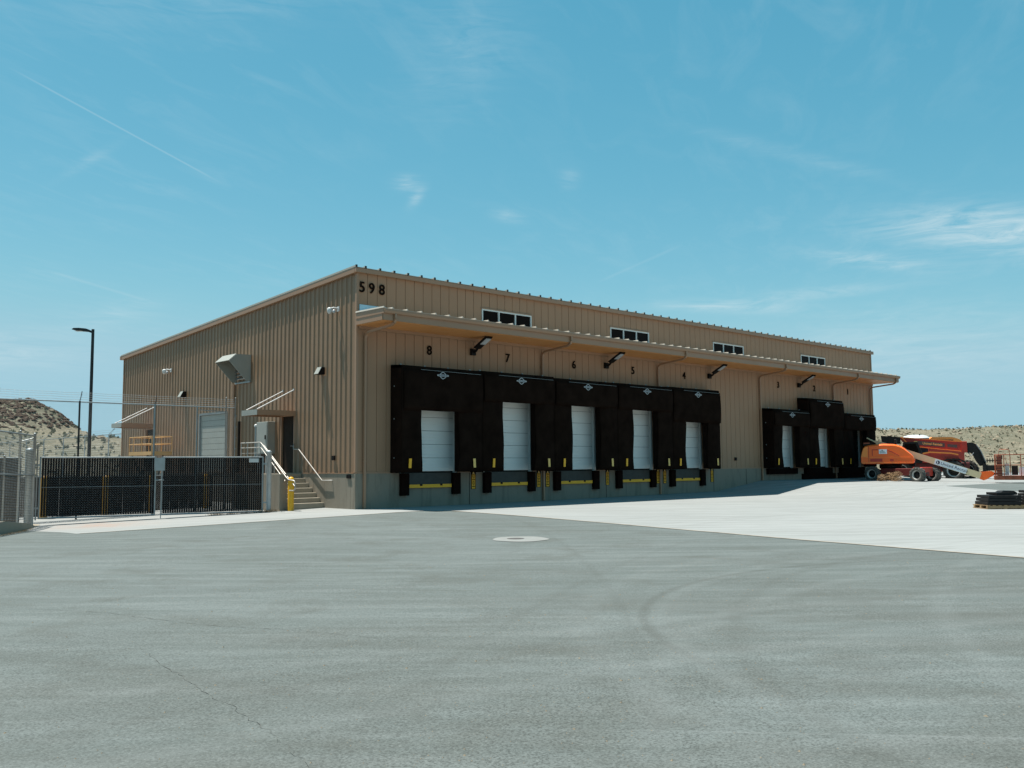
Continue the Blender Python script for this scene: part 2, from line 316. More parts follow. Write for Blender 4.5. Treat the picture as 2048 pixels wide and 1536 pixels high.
# ------------------------------------------------------------------ mesh builders
class MB:
    def __init__(s): s.v = []; s.f = []; s.sm = []
    def add(s, vs, fs, smooth=False):
        o = len(s.v); s.v += [tuple(p) for p in vs]; s.f += [tuple(i+o for i in q) for q in fs]; s.sm += [smooth]*len(fs); return s
    def box(s, x0, x1, y0, y1, z0, z1):
        v = [(x, y, z) for z in (z0, z1) for y in (y0, y1) for x in (x0, x1)]
        return s.add(v, [(0, 2, 3, 1), (4, 5, 7, 6), (0, 1, 5, 4), (2, 6, 7, 3), (0, 4, 6, 2), (1, 3, 7, 5)])
    def hexa(s, b, t):   # bottom 4, top 4 points (same winding, ccw from above)
        return s.add(list(b)+list(t), [(3, 2, 1, 0), (4, 5, 6, 7), (0, 1, 5, 4), (1, 2, 6, 5), (2, 3, 7, 6), (3, 0, 4, 7)])
    def tube(s, pts, r, n=8, cap=True, r1=None):
        pts = [Vector(p) for p in pts]; L = len(pts); ring = []
        for i, p in enumerate(pts):
            if i == 0: d = pts[1]-p
            elif i == L-1: d = p-pts[i-1]
            else: d = (pts[i+1]-p).normalized()+(p-pts[i-1]).normalized()
            d.normalize(); a = Vector((0, 0, 1)) if abs(d.z) < .9 else Vector((1, 0, 0))
            u = d.cross(a).normalized(); v = u.cross(d)
            rr = r if r1 is None else r+(r1-r)*i/(L-1)
            if 0 < i < L-1:
                cosang = max(.5, (pts[i+1]-p).normalized().dot(d)); 
            ring.append([p+(u*math.cos(2*math.pi*k/n)+v*math.sin(2*math.pi*k/n))*rr for k in range(n)])
        vs = [q for rg in ring for q in rg]
        fs = [(i*n+k, i*n+(k+1) % n, (i+1)*n+(k+1) % n, (i+1)*n+k) for i in range(L-1) for k in range(n)]
        s.add(vs, fs, n > 4)
        if cap: s.add(ring[0], [tuple(range(n))[::-1]]); s.add(ring[-1], [tuple(range(n))])
        return s
    def bar(s, a, b, wx, wz=None):   # rectangular bar between two points
        a, b = Vector(a), Vector(b); wz = wz or wx; d = (b-a).normalized()
        ref = Vector((0, 0, 1)) if abs(d.z) < .95 else Vector((0, 1, 0))
        u = d.cross(ref).normalized()*wx/2; v = u.cross(d).normalized()*wz/2
        o = [-u-v, u-v, u+v, -u+v]
        return s.add([a+q for q in o]+[b+q for q in o], [(3, 2, 1, 0), (4, 5, 6, 7), (0, 1, 5, 4), (1, 2, 6, 5), (2, 3, 7, 6), (3, 0, 4, 7)])
    def prism(s, poly, y0, y1, axis='y', smooth=False):   # poly (a,b) extruded; axis y: (x,z)
        n = len(poly); A = [(p[0], y0, p[1]) if axis == 'y' else (y0, p[0], p[1]) for p in poly]; B = [(p[0], y1, p[1]) if axis == 'y' else (y1, p[0], p[1]) for p in poly]
        s.add(A+B, [tuple(range(n)), tuple(range(2*n-1, n-1, -1))])
        s.add(A+B, [(i, i+n, (i+1) % n+n, (i+1) % n) for i in range(n)], smooth); return s
    def lathe(s, c, prof, n=16, axis='z', cap=True):   # prof (r,h)
        vs = []
        for (r, h) in prof:
            for k in range(n):
                a = 2*math.pi*k/n; x, y = r*math.cos(a), r*math.sin(a)
                vs.append((c[0]+x, c[1]+y, c[2]+h) if axis == 'z' else (c[0]+x, c[1]+h, c[2]+y) if axis == 'y' else (c[0]+h, c[1]+x, c[2]+y))
        L = len(prof)
        fs = [(i*n+k, i*n+(k+1) % n, (i+1)*n+(k+1) % n, (i+1)*n+k) for i in range(L-1) for k in range(n)]
        s.add(vs, fs, True)
        if not cap: return s
        if prof[0][0] > 1e-6: s.add(vs[:n], [tuple(range(n))])
        if prof[-1][0] > 1e-6: s.add(vs[-n:], [tuple(range(n))])
        return s
    def xf(s, m):
        s.v = [tuple(m @ Vector(p)) for p in s.v]; return s
    def build(s, name, m, parent=None, bevel=0, kind=None, label=None, link=True):
        me = bpy.data.meshes.new(name); me.from_pydata(s.v, [], s.f); me.update()
        if any(s.sm): me.polygons.foreach_set('use_smooth', s.sm)
        if m: me.materials.append(MAT[m] if isinstance(m, str) else m)
        bm = bmesh.new(); bm.from_mesh(me)
        if len(s.v) < 60000:
            bmesh.ops.recalc_face_normals(bm, faces=bm.faces)
        bm.to_mesh(me); bm.free()
        o = bpy.data.objects.new(name, me); COL.objects.link(o)
        if parent: o.parent = parent
        if bevel:
            b = o.modifiers.new('bevel', 'BEVEL'); b.width = bevel; b.segments = 2; b.limit_method = 'ANGLE'; b.angle_limit = R(40)
        if kind: o['kind'] = kind
        if label: o['label'] = label
        return o
def thing(name, label, cat, loc=(0, 0, 0), rz=0., group=None):
    o = bpy.data.objects.new(name, None); COL.objects.link(o); o.location = loc; o.rotation_euler = (0, 0, rz)
    o.empty_display_size = .3; o['label'] = label; o['category'] = cat
    if group: o['group'] = group
    return o
def tag(o, label, cat, group=None):
    o['label'] = label; o['category'] = cat
    if group: o['group'] = group
    return o
def struct(o): o['kind'] = 'structure'; return o
def kids(o): return [c for c in bpy.data.objects if c.parent == o]
def dup(root, loc, label=None, rz=None):
    r = root.copy(); COL.objects.link(r); r.location = loc
    if rz is not None: r.rotation_euler = (0, 0, rz)
    if label: r['label'] = label
    for ch in kids(root):
        c = ch.copy(); COL.objects.link(c); c.parent = r
        for g in kids(ch):
            d = g.copy(); COL.objects.link(d); d.parent = c
    return r
_font = {}
def text(s, size, extr, bold=0.):
    key = (s, size, extr, bold)
    if key in _font: return _font[key]
    cu = bpy.data.curves.new('t', 'FONT'); cu.body = s; cu.size = size; cu.extrude = extr; cu.offset = bold; cu.align_x = 'CENTER'; cu.align_y = 'CENTER'; cu.resolution_u = 4
    o = bpy.data.objects.new('t', cu); COL.objects.link(o); bpy.context.view_layer.update()
    me = bpy.data.meshes.new_from_object(o.evaluated_get(bpy.context.evaluated_depsgraph_get()))
    bpy.data.objects.remove(o); _font[key] = me; return me
def put_text(name, s, size, loc, rot, m, parent=None, bold=0., extr=.012, sx=1.):
    me = text(s, size, extr, bold).copy(); me.materials.clear(); me.materials.append(MAT[m])
    o = bpy.data.objects.new(name, me); COL.objects.link(o); o.location = loc; o.rotation_euler = rot; o.scale = (sx, 1, 1)
    if parent: o.parent = parent
    return o

# ------------------------------------------------------------------ terrain
def ss(a, b, x):
    t = min(1, max(0, (x-a)/(b-a))); return t*t*(3-2*t)
def g(X, Y):
    z = -1.215
    z += .028*min(0, max(-9.5, X))*(.55+.45*ss(-3, 2, Y))*(1-.35*(ss(5, 14, -Y) if Y < -5 else 0))
    if Y < -5: z -= .10*ss(5, 16, -Y)
    t = min(1, max(0, (X-21)/3.9))
    z += .46*t*max(.2, 1-.05*max(0, -3.45-Y))
    z += .0075*min(14, max(0, X-7))*max(0, min(1, (Y+3.45)/3.45))
    return z
def sheet(name, rows, dz, m):
    vs = []; fs = []; n = None; start = []
    for (Y, xs) in rows:
        start.append(len(vs)); vs += [(x, Y, g(x, Y)+dz) for x in xs]
    for i in range(len(rows)-1):
        a, b = start[i], start[i+1]; n = min(len(rows[i][1]), len(rows[i+1][1]))
        fs += [(a+k, a+k+1, b+k+1, b+k) for k in range(n-1)]
    o = MB().add(vs, fs, True).build(name, m); return struct(o)
def lin(a, b, n): return [a+(b-a)*i/(n-1) for i in range(n)]
big = MB(); big.add([(-2500, -2500, -2.6), (2500, -2500, -2.6), (2500, 2500, -2.6), (-2500, 2500, -2.6)], [(0, 1, 2, 3)])
struct(big.build('ground', 'desert'))
ys = lin(-60, -4, 57)+lin(-3.5, 8, 24)+lin(9, 48, 40)
sheet('asphalt_yard', [(y, lin(-45, -12, 12)+lin(-11, 30, 83)+lin(31, 70, 20)) for y in ys], 0., 'asphalt')
L2 = [(-60, -7.0), (-30, -2.5), (-21.34, -1.06), (-19.1, -.68), (-16.84, -.3), (-14.72, .14), (-12.03, .5), (-9.53, .74), (-6.14, 1.07), (-3.42, 1.46), (-2.75, 1.0)]
def l2(y):
    for (a, b) in zip(L2, L2[1:]):
        if a[0] <= y <= b[0]: return a[1]+(b[1]-a[1])*(y-a[0])/(b[0]-a[0])
    return L2[0][1]
def apx(x0): return lin(x0, 20, 60)+lin(20.4, 26, 29)+lin(26.5, 62, 30)
rows = [(y, apx(l2(y))) for y in lin(-60, -6, 60)+lin(-5.6, -3.42, 8)+[-3.1, -2.75]]
sheet('concrete_apron', rows, .004, 'apron_concrete')
rows = [(y, lin(-9.9, -9.2, 3)+apx(-8.9)) for y in [-2.75, -2.4, -2]+lin(-1.5, 6, 16)+lin(7, 42, 20)]
o = sheet('concrete_apron', rows, .0045, 'apron_concrete')
# asphalt patch in the far apron
def patch(name, pts, dz, m, nx=14, ny=6):
    vs = []; fs = []
    for j in range(ny+1):
        for i in range(nx+1):
            s, t = i/nx, j/ny
            a = Vector(pts[0]).lerp(Vector(pts[1]), s); b = Vector(pts[3]).lerp(Vector(pts[2]), s); p = a.lerp(b, t)
            vs.append((p.x, p.y, g(p.x, p.y)+dz))
    fs = [(j*(nx+1)+i, j*(nx+1)+i+1, (j+1)*(nx+1)+i+1, (j+1)*(nx+1)+i) for j in range(ny) for i in range(nx)]
    return struct(MB().add(vs, fs).build(name, m))
patch('asphalt_patch', [(27.8, -8.3), (20, -22), (60, -22), (60, -8.0)], .009, 'asphalt', 20, 24)
# edge strip where asphalt meets apron: slightly proud rusty-grey lip
# hillside in camera-plan coordinates (a heightfield of the real slopes behind the site)
RP = Vector((.7331259, -.68009295)); FP = Vector((.68052341, .73272634)); C0 = Vector((-17.7577, -26.9829))
def hh(u, v):
    def n(s, o=0): return noise.noise(Vector((u*s+o, v*s, o)))
    z = -3.0
    if u < 5:   # left: scrub bank, then the rocky mound
        t = ss(50, 104, v); z = -3.0+6.6*t+.35*n(.05)
        prof = [(-260, 12), (-120, 9.9), (-66, 8.9), (-62.2, 8.95), (-60.8, 8.35), (-58.9, 7.25), (-56.9, 5.75), (-55.3, 4.7), (-54.0, 4.1), (-50, 3.6), (200, 3.0)]
        ph = 3
        ua = u*120/max(v, 112)
        for (a, b) in zip(prof, prof[1:]):
            if a[0] <= ua <= b[0]: ph = a[1]+(b[1]-a[1])*(ua-a[0])/(b[0]-a[0])
        k = ss(88, 120, v)*(1-ss(121, 136, v))
        if ph > 3.7: z = z*(1-k)+ph*k if ph > z else z
        z += .30*n(.35, 3)+.16*n(.9, 7)*ss(95, 115, v)
    if u >= 5:
        t = ss(72, 132, v); z = -2.2+7.0*t*(1+.0016*(u-50))+.3*n(.06)*t
        z += (.22*n(.3, 3)+.12*n(.8, 5))*t
    return z
def hillside(u0, u1, v0, v1, nu, nv, name):
    vs = []
    for j in range(nv+1):
        v = v0+(v1-v0)*(j/nv)**1.3
        for i in range(nu+1):
            u = u0+(u1-u0)*i/nu; p = C0+RP*u+FP*v
            vs.append((p.x, p.y, hh(u, v)))
    fs = [(j*(nu+1)+i, j*(nu+1)+i+1, (j+1)*(nu+1)+i+1, (j+1)*(nu+1)+i) for j in range(nv) for i in range(nu)]
    return struct(MB().add(vs, fs, True).build(name, 'desert'))
hillside(-170, 4.9, 50, 260, 330, 110, 'rocky_hill')
hillside(5, 190, 68, 300, 260, 90, 'desert_hillside')
# rocks and scrub on the slopes
def rocks(name, m, n, ur, vr, sr, seed, kindf=None):
    rd = random.Random(seed); b = MB()
    base = [(1, 0, 0), (-1, 0, 0), (0, 1, 0), (0, -1, 0), (0, 0, 1), (0, 0, -.6), (.7, .7, .3), (-.7, .6, .4), (.6, -.7, .35), (-.6, -.7, .3)]
    tri = [(0, 6, 4), (6, 2, 4), (2, 7, 4), (7, 1, 4), (1, 9, 4), (9, 3, 4), (3, 8, 4), (8, 0, 4), (0, 5, 6), (6, 5, 2), (2, 5, 7), (7, 5, 1), (1, 5, 9), (9, 5, 3), (3, 5, 8), (8, 5, 0)]
    c = 0
    while c < n:
        u, v = rd.uniform(*ur), rd.uniform(*vr)
        if kindf and not kindf(u, v, rd): 
            continue
        c += 1
        s = sr[0]+(sr[1]-sr[0])*rd.random()**2.5; p = C0+RP*u+FP*v; z = hh(u, v)
        a = rd.uniform(0, 6.28); ca, sa = math.cos(a), math.sin(a); q = [rd.uniform(.7, 1.3) for _ in range(3)]
        b.add([(p.x+s*(x*q[0]*ca-y*q[1]*sa), p.y+s*(x*q[0]*sa+y*q[1]*ca), z+s*.75*zz*q[2]) for (x, y, zz) in base], tri)
    return b.build(name, m, kind='stuff')
rocks('hill_rocks', 'rock', 5200, (-85, -53), (90, 124), (.08, .42), 3, lambda u, v, r: hh(u, v) > 4.2+1.5*r.random())
rocks('pale_boulders', 'pale_rock', 500, (-100, 0), (60, 118), (.08, .45), 5)
rocks('slope_stones', 'pale_rock', 2600, (40, 110), (82, 135), (.06, .32), 6)
def shrubs(name, n, ur, vr, seed, hs=(.2, .55)):
    rd = random.Random(seed); b = MB()
    for _ in range(n):
        u, v = rd.uniform(*ur), rd.uniform(*vr); p = C0+RP*u+FP*v; z = hh(u, v); h = rd.uniform(*hs); w_ = h*rd.uniform(.7, 1.2)
        for k in range(7):
            a = rd.uniform(0, 6.28); l = rd.uniform(.3, 1)*w_; x, y = p.x+math.cos(a)*l*.6, p.y+math.sin(a)*l*.6; zz = z+h*rd.uniform(.15, .9)
            d = h*.28
            b.add([(x-d, y-d*.6, zz-d), (x+d, y-d*.5, zz-d*.6), (x, y+d, zz+d*.7), (x+d*.3, y, zz+d)], [(0, 1, 2), (0, 1, 3), (1, 2, 3)])
    return b.build(name, 'shrub', kind='stuff')
shrubs('scrub_bushes', 2600, (-90, 0), (56, 116), 11, (.12, .38))
shrubs('hillside_scrub', 2200, (42, 110), (80, 135), 12, (.08, .26))

# ------------------------------------------------------------------ warehouse
WH = thing('warehouse', 'long tan ribbed metal warehouse with eight truck docks and the number 598 at its corner', 'warehouse')
LEN, WID = 37.74, 21.33
def ztop(y): return 7.0-.0545*y      # underside of the rake trim
def strip(mb, prof, zlo, zhi, openings, place):
    """profile [(s,d)] up the wall, cut round openings (s0,s1,z0,z1)"""
    ss_ = sorted(set([round(p[0], 4) for p in prof]+[round(o[k], 4) for o in openings for k in (0, 1) if prof[0][0] < o[k] < prof[-1][0]]))
    def dat(s):
        for a, b in zip(prof, prof[1:]):
            if a[0] <= s <= b[0]: return a[1]+(b[1]-a[1])*((s-a[0])/(b[0]-a[0]) if b[0] > a[0] else 0)
        return prof[-1][1]
    for a, b in zip(ss_, ss_[1:]):
        if b-a < 1e-4: continue
        m = (a+b)/2; cuts = sorted([(o[2], o[3]) for o in openings if o[0] < m < o[1]]); z = zlo; iv = []
        for c0, c1 in cuts:
            if c0 > z+1e-4: iv.append((z, c0))
            z = max(z, c1)
        iv.append((z, None))
        for z0, z1 in iv:
            za, zb = (zhi(a), zhi(b)) if z1 is None else (z1, z1)
            mb.add([place(a, dat(a), z0), place(b, dat(b), z0), place(b, dat(b), zb), place(a, dat(a), za)], [(0, 1, 2, 3)])
CX = {8: 3.15, 7: 7.05, 6: 10.87, 5: 14.75, 4: 18.55, 3: 26.92, 2: 30.72, 1: 34.62}
DW = 1.32
WIN = [(5.72, 8.39), (13.25, 15.95), (21.0, 23.70), (29.38, 32.07)]
op = [(CX[k]-DW, CX[k]+DW, -.05, 3.05) for k in CX]+[(a, b, 5.60, 6.31) for a, b in WIN]
pl = lambda s, d, z: (s, -d, z)
P16 = .4064; off = .4312-P16
x = off; first = True
edges = [0.0]
while x < LEN-.1:
    if x > .05: edges.append(x)
    x += P16
edges.append(LEN)
for a, b in zip(edges, edges[1:]):
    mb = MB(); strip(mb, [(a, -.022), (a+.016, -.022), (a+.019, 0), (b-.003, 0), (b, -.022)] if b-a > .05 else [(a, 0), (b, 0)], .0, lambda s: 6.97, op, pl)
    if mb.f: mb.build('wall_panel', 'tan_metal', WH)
# gable: ribbed sheets, three ribs each
gop = [(4.07, 5.06, -.02, 2.17), (9.62, 12.22, .0, 2.52), (17.25, 18.2, -.02, 2.1)]
plg = lambda s, d, z: (-d, s, z)
r_off = 2.0444-.3048*6
gs = [.12]
y = r_off+.3048*.5
k = 0; ribs = []
while y < WID-.15:
    ribs.append(y); y += .3048
groups = [ribs[i:i+3] for i in range(0, len(ribs), 3)]
s0 = .06
for gi, G in enumerate(groups):
    s1 = G[-1]+.15 if gi < len(groups)-1 else WID
    prof = [(s0, 0)]
    for r_ in G: prof += [(r_-.062, 0), (r_-.028, .038), (r_+.028, .038), (r_+.062, 0)]
    prof += [(s1, 0)]
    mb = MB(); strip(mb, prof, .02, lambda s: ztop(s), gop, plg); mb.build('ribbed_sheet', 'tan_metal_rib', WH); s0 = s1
# other two walls and a dark inside skin so openings read as rooms
mb = MB(); mb.add([(LEN, 0, 0), (LEN, WID, 0), (LEN, WID, ztop(WID)), (LEN, 0, ztop(0))], [(0, 1, 2, 3)])
mb.add([(0, WID, 0), (LEN, WID, 0), (LEN, WID, ztop(WID)), (0, WID, ztop(WID))], [(0, 1, 2, 3)]); mb.build('rear_wall', 'tan_metal', WH)
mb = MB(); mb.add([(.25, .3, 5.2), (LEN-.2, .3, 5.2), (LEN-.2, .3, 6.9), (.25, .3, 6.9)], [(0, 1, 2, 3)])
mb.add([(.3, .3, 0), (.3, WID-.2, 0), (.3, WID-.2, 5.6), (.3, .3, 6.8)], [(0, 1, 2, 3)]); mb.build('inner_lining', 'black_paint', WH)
MB().box(-.035, .055, -.035, .055, .03, 6.95).build('corner_trim', 'tan_trim', WH)
MB().box(LEN-.06, LEN+.035, -.035, .06, .0, 6.95).build('corner_trim', 'tan_trim', WH)
MB().box(-.045, .04, WID-.04, WID+.04, .0, 5.8).build('corner_trim', 'tan_trim', WH)
fxs = [.06]+[v for k in sorted(CX, reverse=True) for v in (CX[k]-DW, CX[k]+DW)]+[LEN-.06]
for a, b in zip(fxs[::2], fxs[1::2]): MB().box(a, b, -.028, .0, -.008, .045).build('base_flashing', 'tan_trim', WH)
MB().box(-.05, .0, .05, WID, -.006, .022).build('base_flashing', 'tan_trim', WH)
# roof: standing-seam panels falling to the rear
def roof_z(y): return 7.115-.0545*y
n = int(LEN/.6096)+1; px = -.12
xs = [-.12]+[.26+.6096*i for i in range(0, 63) if .26+.6096*i < LEN+.05]+[LEN+.14]
for a, b in zip(xs, xs[1:]):
    mb = MB(); f, bk = -.14, WID+.16
    mb.hexa([(a, f, roof_z(f)-.02), (b, f, roof_z(f)-.02), (b, bk, roof_z(bk)-.02), (a, bk, roof_z(bk)-.02)], [(a, f, roof_z(f)), (b, f, roof_z(f)), (b, bk, roof_z(bk)), (a, bk, roof_z(bk))])
    mb.hexa([(a-.018, f, roof_z(f)), (a+.018, f, roof_z(f)), (a+.018, bk, roof_z(bk)), (a-.018, bk, roof_z(bk))], [(a-.018, f, roof_z(f)+.06), (a+.018, f, roof_z(f)+.06), (a+.018, bk, roof_z(bk)+.06), (a-.018, bk, roof_z(bk)+.06)])
    mb.build('roof_panel', 'roof_metal', WH)
mb = MB()
for a in xs[:-1]: mb.box(a-.04, a+.04, -.155, -.143, 7.105, 7.19)
mb.build('seam_caps', 'dark_clip', WH, kind='stuff')
MB().box(-.13, LEN+.15, -.135, -.04, 6.945, 7.09).build('eave_trim', 'tan_trim', WH)
mb = MB(); mb.hexa([(-.13, -.03, 6.93), (-.02, -.03, 6.93), (-.02, WID+.2, ztop(WID)-.075), (-.13, WID+.2, ztop(WID)-.075)],
                   [(-.13, -.03, 7.095), (-.02, -.03, 7.095), (-.02, WID+.2, roof_z(WID)-.03), (-.13, WID+.2, roof_z(WID)-.03)])
mb.build('rake_trim', 'tan_trim', WH)
MB().box(-.15, .02, WID+.14, WID+.27, roof_z(WID)-.19, roof_z(WID)+.0).build('gutter', 'tan_trim', WH)
MB().box(LEN+.04, LEN+.17, -.02, WID, 5.8, 5.95)
# foundation wall
fb = MB(); fx = [0, .3, 2, 5, 9, 12, 16, 18.5, 21, 22, 23, 24, 25, 28, 32, 36, LEN]
MB().box(-.03, LEN+.02, -.03, .25, -1.8, -.01).build('foundation_wall', 'concrete_wall', WH)
MB().box(-.031, .25, .26, WID+.02, -1.8, -.008).build('foundation_wall', 'concrete_wall', WH)
# dock-height dividers in the foundation: control joints
for jx in (5.05, 8.98, 12.8, 16.66, 20.75, 23.6, 25.0):
    MB().box(jx-.012, jx+.012, -.034, -.031, -1.3, -.02).build('control_joint', 'rubber', WH)
# clerestory windows
for i, (a, b) in enumerate(WIN):
    fr = MB(); t_ = .055; zt, zb = 6.305, 5.605
    fr.box(a, b, -.03, .05, zt-t_, zt); fr.box(a, b, -.03, .05, zb, zb+t_)
    for sx in (a, b-t_, a+(b-a)/3-t_/2, a+2*(b-a)/3-t_/2): fr.box(sx, sx+t_, -.029, .049, zb+t_, zt-t_)
    wo = fr.build('window', 'frame_white', WH)
    for j in range(3):
        c0 = a+(b-a)*j/3+t_*.8; c1 = a+(b-a)*(j+1)/3-t_*.8
        MB().box(c0, c1, .012, .02, zb+t_, zt-t_).build('pane', 'glass_dark', wo)
    MB().box(a-.05, b+.05, -.045, -.031, zt, zt+.04).build('head_flashing', 'tan_trim', WH)
# address digits and bay numbers
for s, X, in (('5', .17), ('9', .57), ('8', 1.00)):
    put_text('address_number', s, .52, (X+.03, -.03, 6.44), (R(90), 0, 0), 'letter_black', WH, .007)
for k in CX:
    put_text('bay_number', str(k), .47, (CX[k], -.03, 4.455), (R(90), 0, 0), 'letter_black', WH, .006)
# white-blue sign panel by the corner above the canopy
sp = MB().box(.09, 1.25, -.04, -.012, 5.42, 5.84).build('wall_sign_panel', 'panel_blue'); tag(sp, 'pale blue panel on the wall under the 598 digits, half hidden by the canopy', 'panel')
MB().box(.26, .60, -.046, -.041, 5.55, 5.62).build('dark_mark', 'letter_black', sp)

# canopy over the docks
cx0, cx1 = -.05, LEN+.16
CN = WH
xs = [cx0]+[.30+.6096*i for i in range(0, 62) if .30+.6096*i < cx1-.1]+[cx1]
for i, (a, b) in enumerate(zip(xs, xs[1:])):
    mb = MB(); mb.hexa([(a, -1.70, 5.470), (b, -1.70, 5.470), (b, -.032, 5.50), (a, -.032, 5.50)], [(a, -1.70, 5.49), (b, -1.70, 5.49), (b, -.032, 5.52), (a, -.032, 5.52)])
    mb.hexa([(a-.03, -1.72, 5.49), (a+.03, -1.72, 5.49), (a+.03, -.032, 5.52), (a-.03, -.032, 5.52)], [(a-.012, -1.70, 5.545), (a+.012, -1.70, 5.545), (a+.012, -.032, 5.572), (a-.012, -.032, 5.572)])
    mb.build('canopy_roof_panel', 'roof_metal', WH)
MB().prism([(-1.66, 5.465), (-1.76, 5.465), (-1.76, 5.40), (-1.73, 5.33), (-1.66, 5.31)], cx0, cx1, 'x').build('gutter', 'tan_trim', WH)
MB().box(cx0+.02, cx1-.02, -1.655, -1.60, 5.10, 5.465).build('fascia', 'tan_trim', WH)
MB().box(cx0, cx0+.018, -1.60, -.04, 5.10, 5.46).build('end_fascia', 'tan_trim', WH)
MB().box(cx0-.012, cx0-.001, -1.70, -.04, 5.31, 5.485).build('end_trim', 'tan_trim', WH)
MB().box(cx1-.018, cx1, -1.60, .3, 5.10, 5.46).build('end_fascia', 'tan_trim', WH)
for i in range(12):
    a = cx0+.02+(cx1-cx0-.04)*i/12; b = cx0+.02+(cx1-cx0-.04)*(i+1)/12
    MB().box(a+.004, b-.004, -1.598, -.024, 5.085, 5.10).build('soffit_panel', 'soffit', WH)
MB().box(.06, LEN, -.09, -.024, 4.985, 5.083).build('wall_ledger', 'tan_metal', WH)
for (wx, gx) in ((.31, .42), (8.94, 8.96), (16.5, 16.5), (25.04, 25.0), (32.78, 32.7), (37.35, 37.45)):
    d = MB(); gz = g(wx, -.05)+.02
    pts = [(gx, -1.70, 5.33), (gx, -1.70, 5.16), (gx, -1.64, 5.05), (gx, -1.50, 4.985), (wx, -.24, 4.86), (wx, -.11, 4.78), (wx, -.085, 4.66), (wx, -.085, gz)]
    ring = []
    for i in range(len(pts)-1): d.bar(pts[i], pts[i+1], .085, .075)
    ds = d.build('downspout', 'tan_trim', WH)
    for zz in (4.2, 2.2, .4): MB().box(wx-.07, wx+.07, -.10, -.03, zz, zz+.03).build('strap', 'tan_trim', ds)

# dock doors, levelers, bumpers
for k in CX:
    c = CX[k]; top = 3.05
    dr = thing('x', '', ''); 
    bpy.data.objects.remove(dr)
    fr = MB(); fr.box(c-DW, c-DW+.10, .0, .14, -.04, top); fr.box(c+DW-.10, c+DW, .0, .14, -.04, top); fr.box(c-DW+.10, c+DW-.10, .0, .14, top-.1, top)
    do = fr.build('dock_door', 'frame_white', WH)
    h = .53
    for i in range(6):
        z0 = .045+i*h*.93; z1 = z0+h*.93-.007
        p = MB(); x0, x1 = c-DW+.10, c+DW-.10
        prof = [(.09, z0)]
        nrib = 4
        for j in range(nrib):
            q0 = z0+(z1-z0)*j/nrib; q1 = z0+(z1-z0)*(j+1)/nrib
            prof += [(.078, q0+.010), (.078, q1-.012), (.090, q1-.003)]
        vs = [(x0, y_, z_) for y_, z_ in prof]+[(x1, y_, z_) for y_, z_ in prof]; m_ = len(prof)
        p.add(vs, [(i2, i2+1, m_+i2+1, m_+i2) for i2 in range(m_-1)])
        p.build('door_section', 'white_door' if k > 1 else 'black_paint', do)  # rightmost bay painted black, standing in for its dark open doorway
    MB().box(c-DW+.02, c+DW-.02, .15, .17, -.05, top).build('seal_backing', 'black_paint', do)
    gz = g(c, -.05)
    if k > 3:
        lv = MB().box(c-.98, c+.98, -.075, -.032, -.42, -.012).build('dock_leveler', 'leveler_green', WH)
        ty = MB(); 
        segs = [(-.98, -.50), (-.50, -.36), (-.36, .42), (.42, .56), (.56, .98)]
        for a, b in ((-.97, -.49), (-.37, .43), (.55, .97)): ty.box(c+a, c+b, -.112, -.076, -.54, -.42)
        for a, b in ((-.49, -.37), (.43, .55)): ty.box(c+a, c+b, -.110, -.076, -.54, -.475)
        ty.build('toe_guard', 'safety_yellow', lv)
        mb = MB()
        for a, b in ((-.47, -.39), (.45, .53)): mb.box(c+a, c+b, -.125, -.08, -.47, -.41)
        mb.build('stop_block', 'black_paint', lv)
        for sx in (-1.18, 1.18):
            MB().box(c+sx-.17, c+sx+.17, -.19, -.032, -.80, -.015).build('dock_bumper', 'rubber', WH, bevel=.01)
    else:
        MB().box(c-1.45, c+1.45, -.20, -.032, -.33, -.012).build('dock_leveler', 'rubber', WH)
        if k < 3: MB().box(c-1.7, c+1.9, -.13, -.033, -.70, -.331).build('dock_bumper', 'rubber', WH)  # added black slab for the dark zone under the levelers, no real bumper

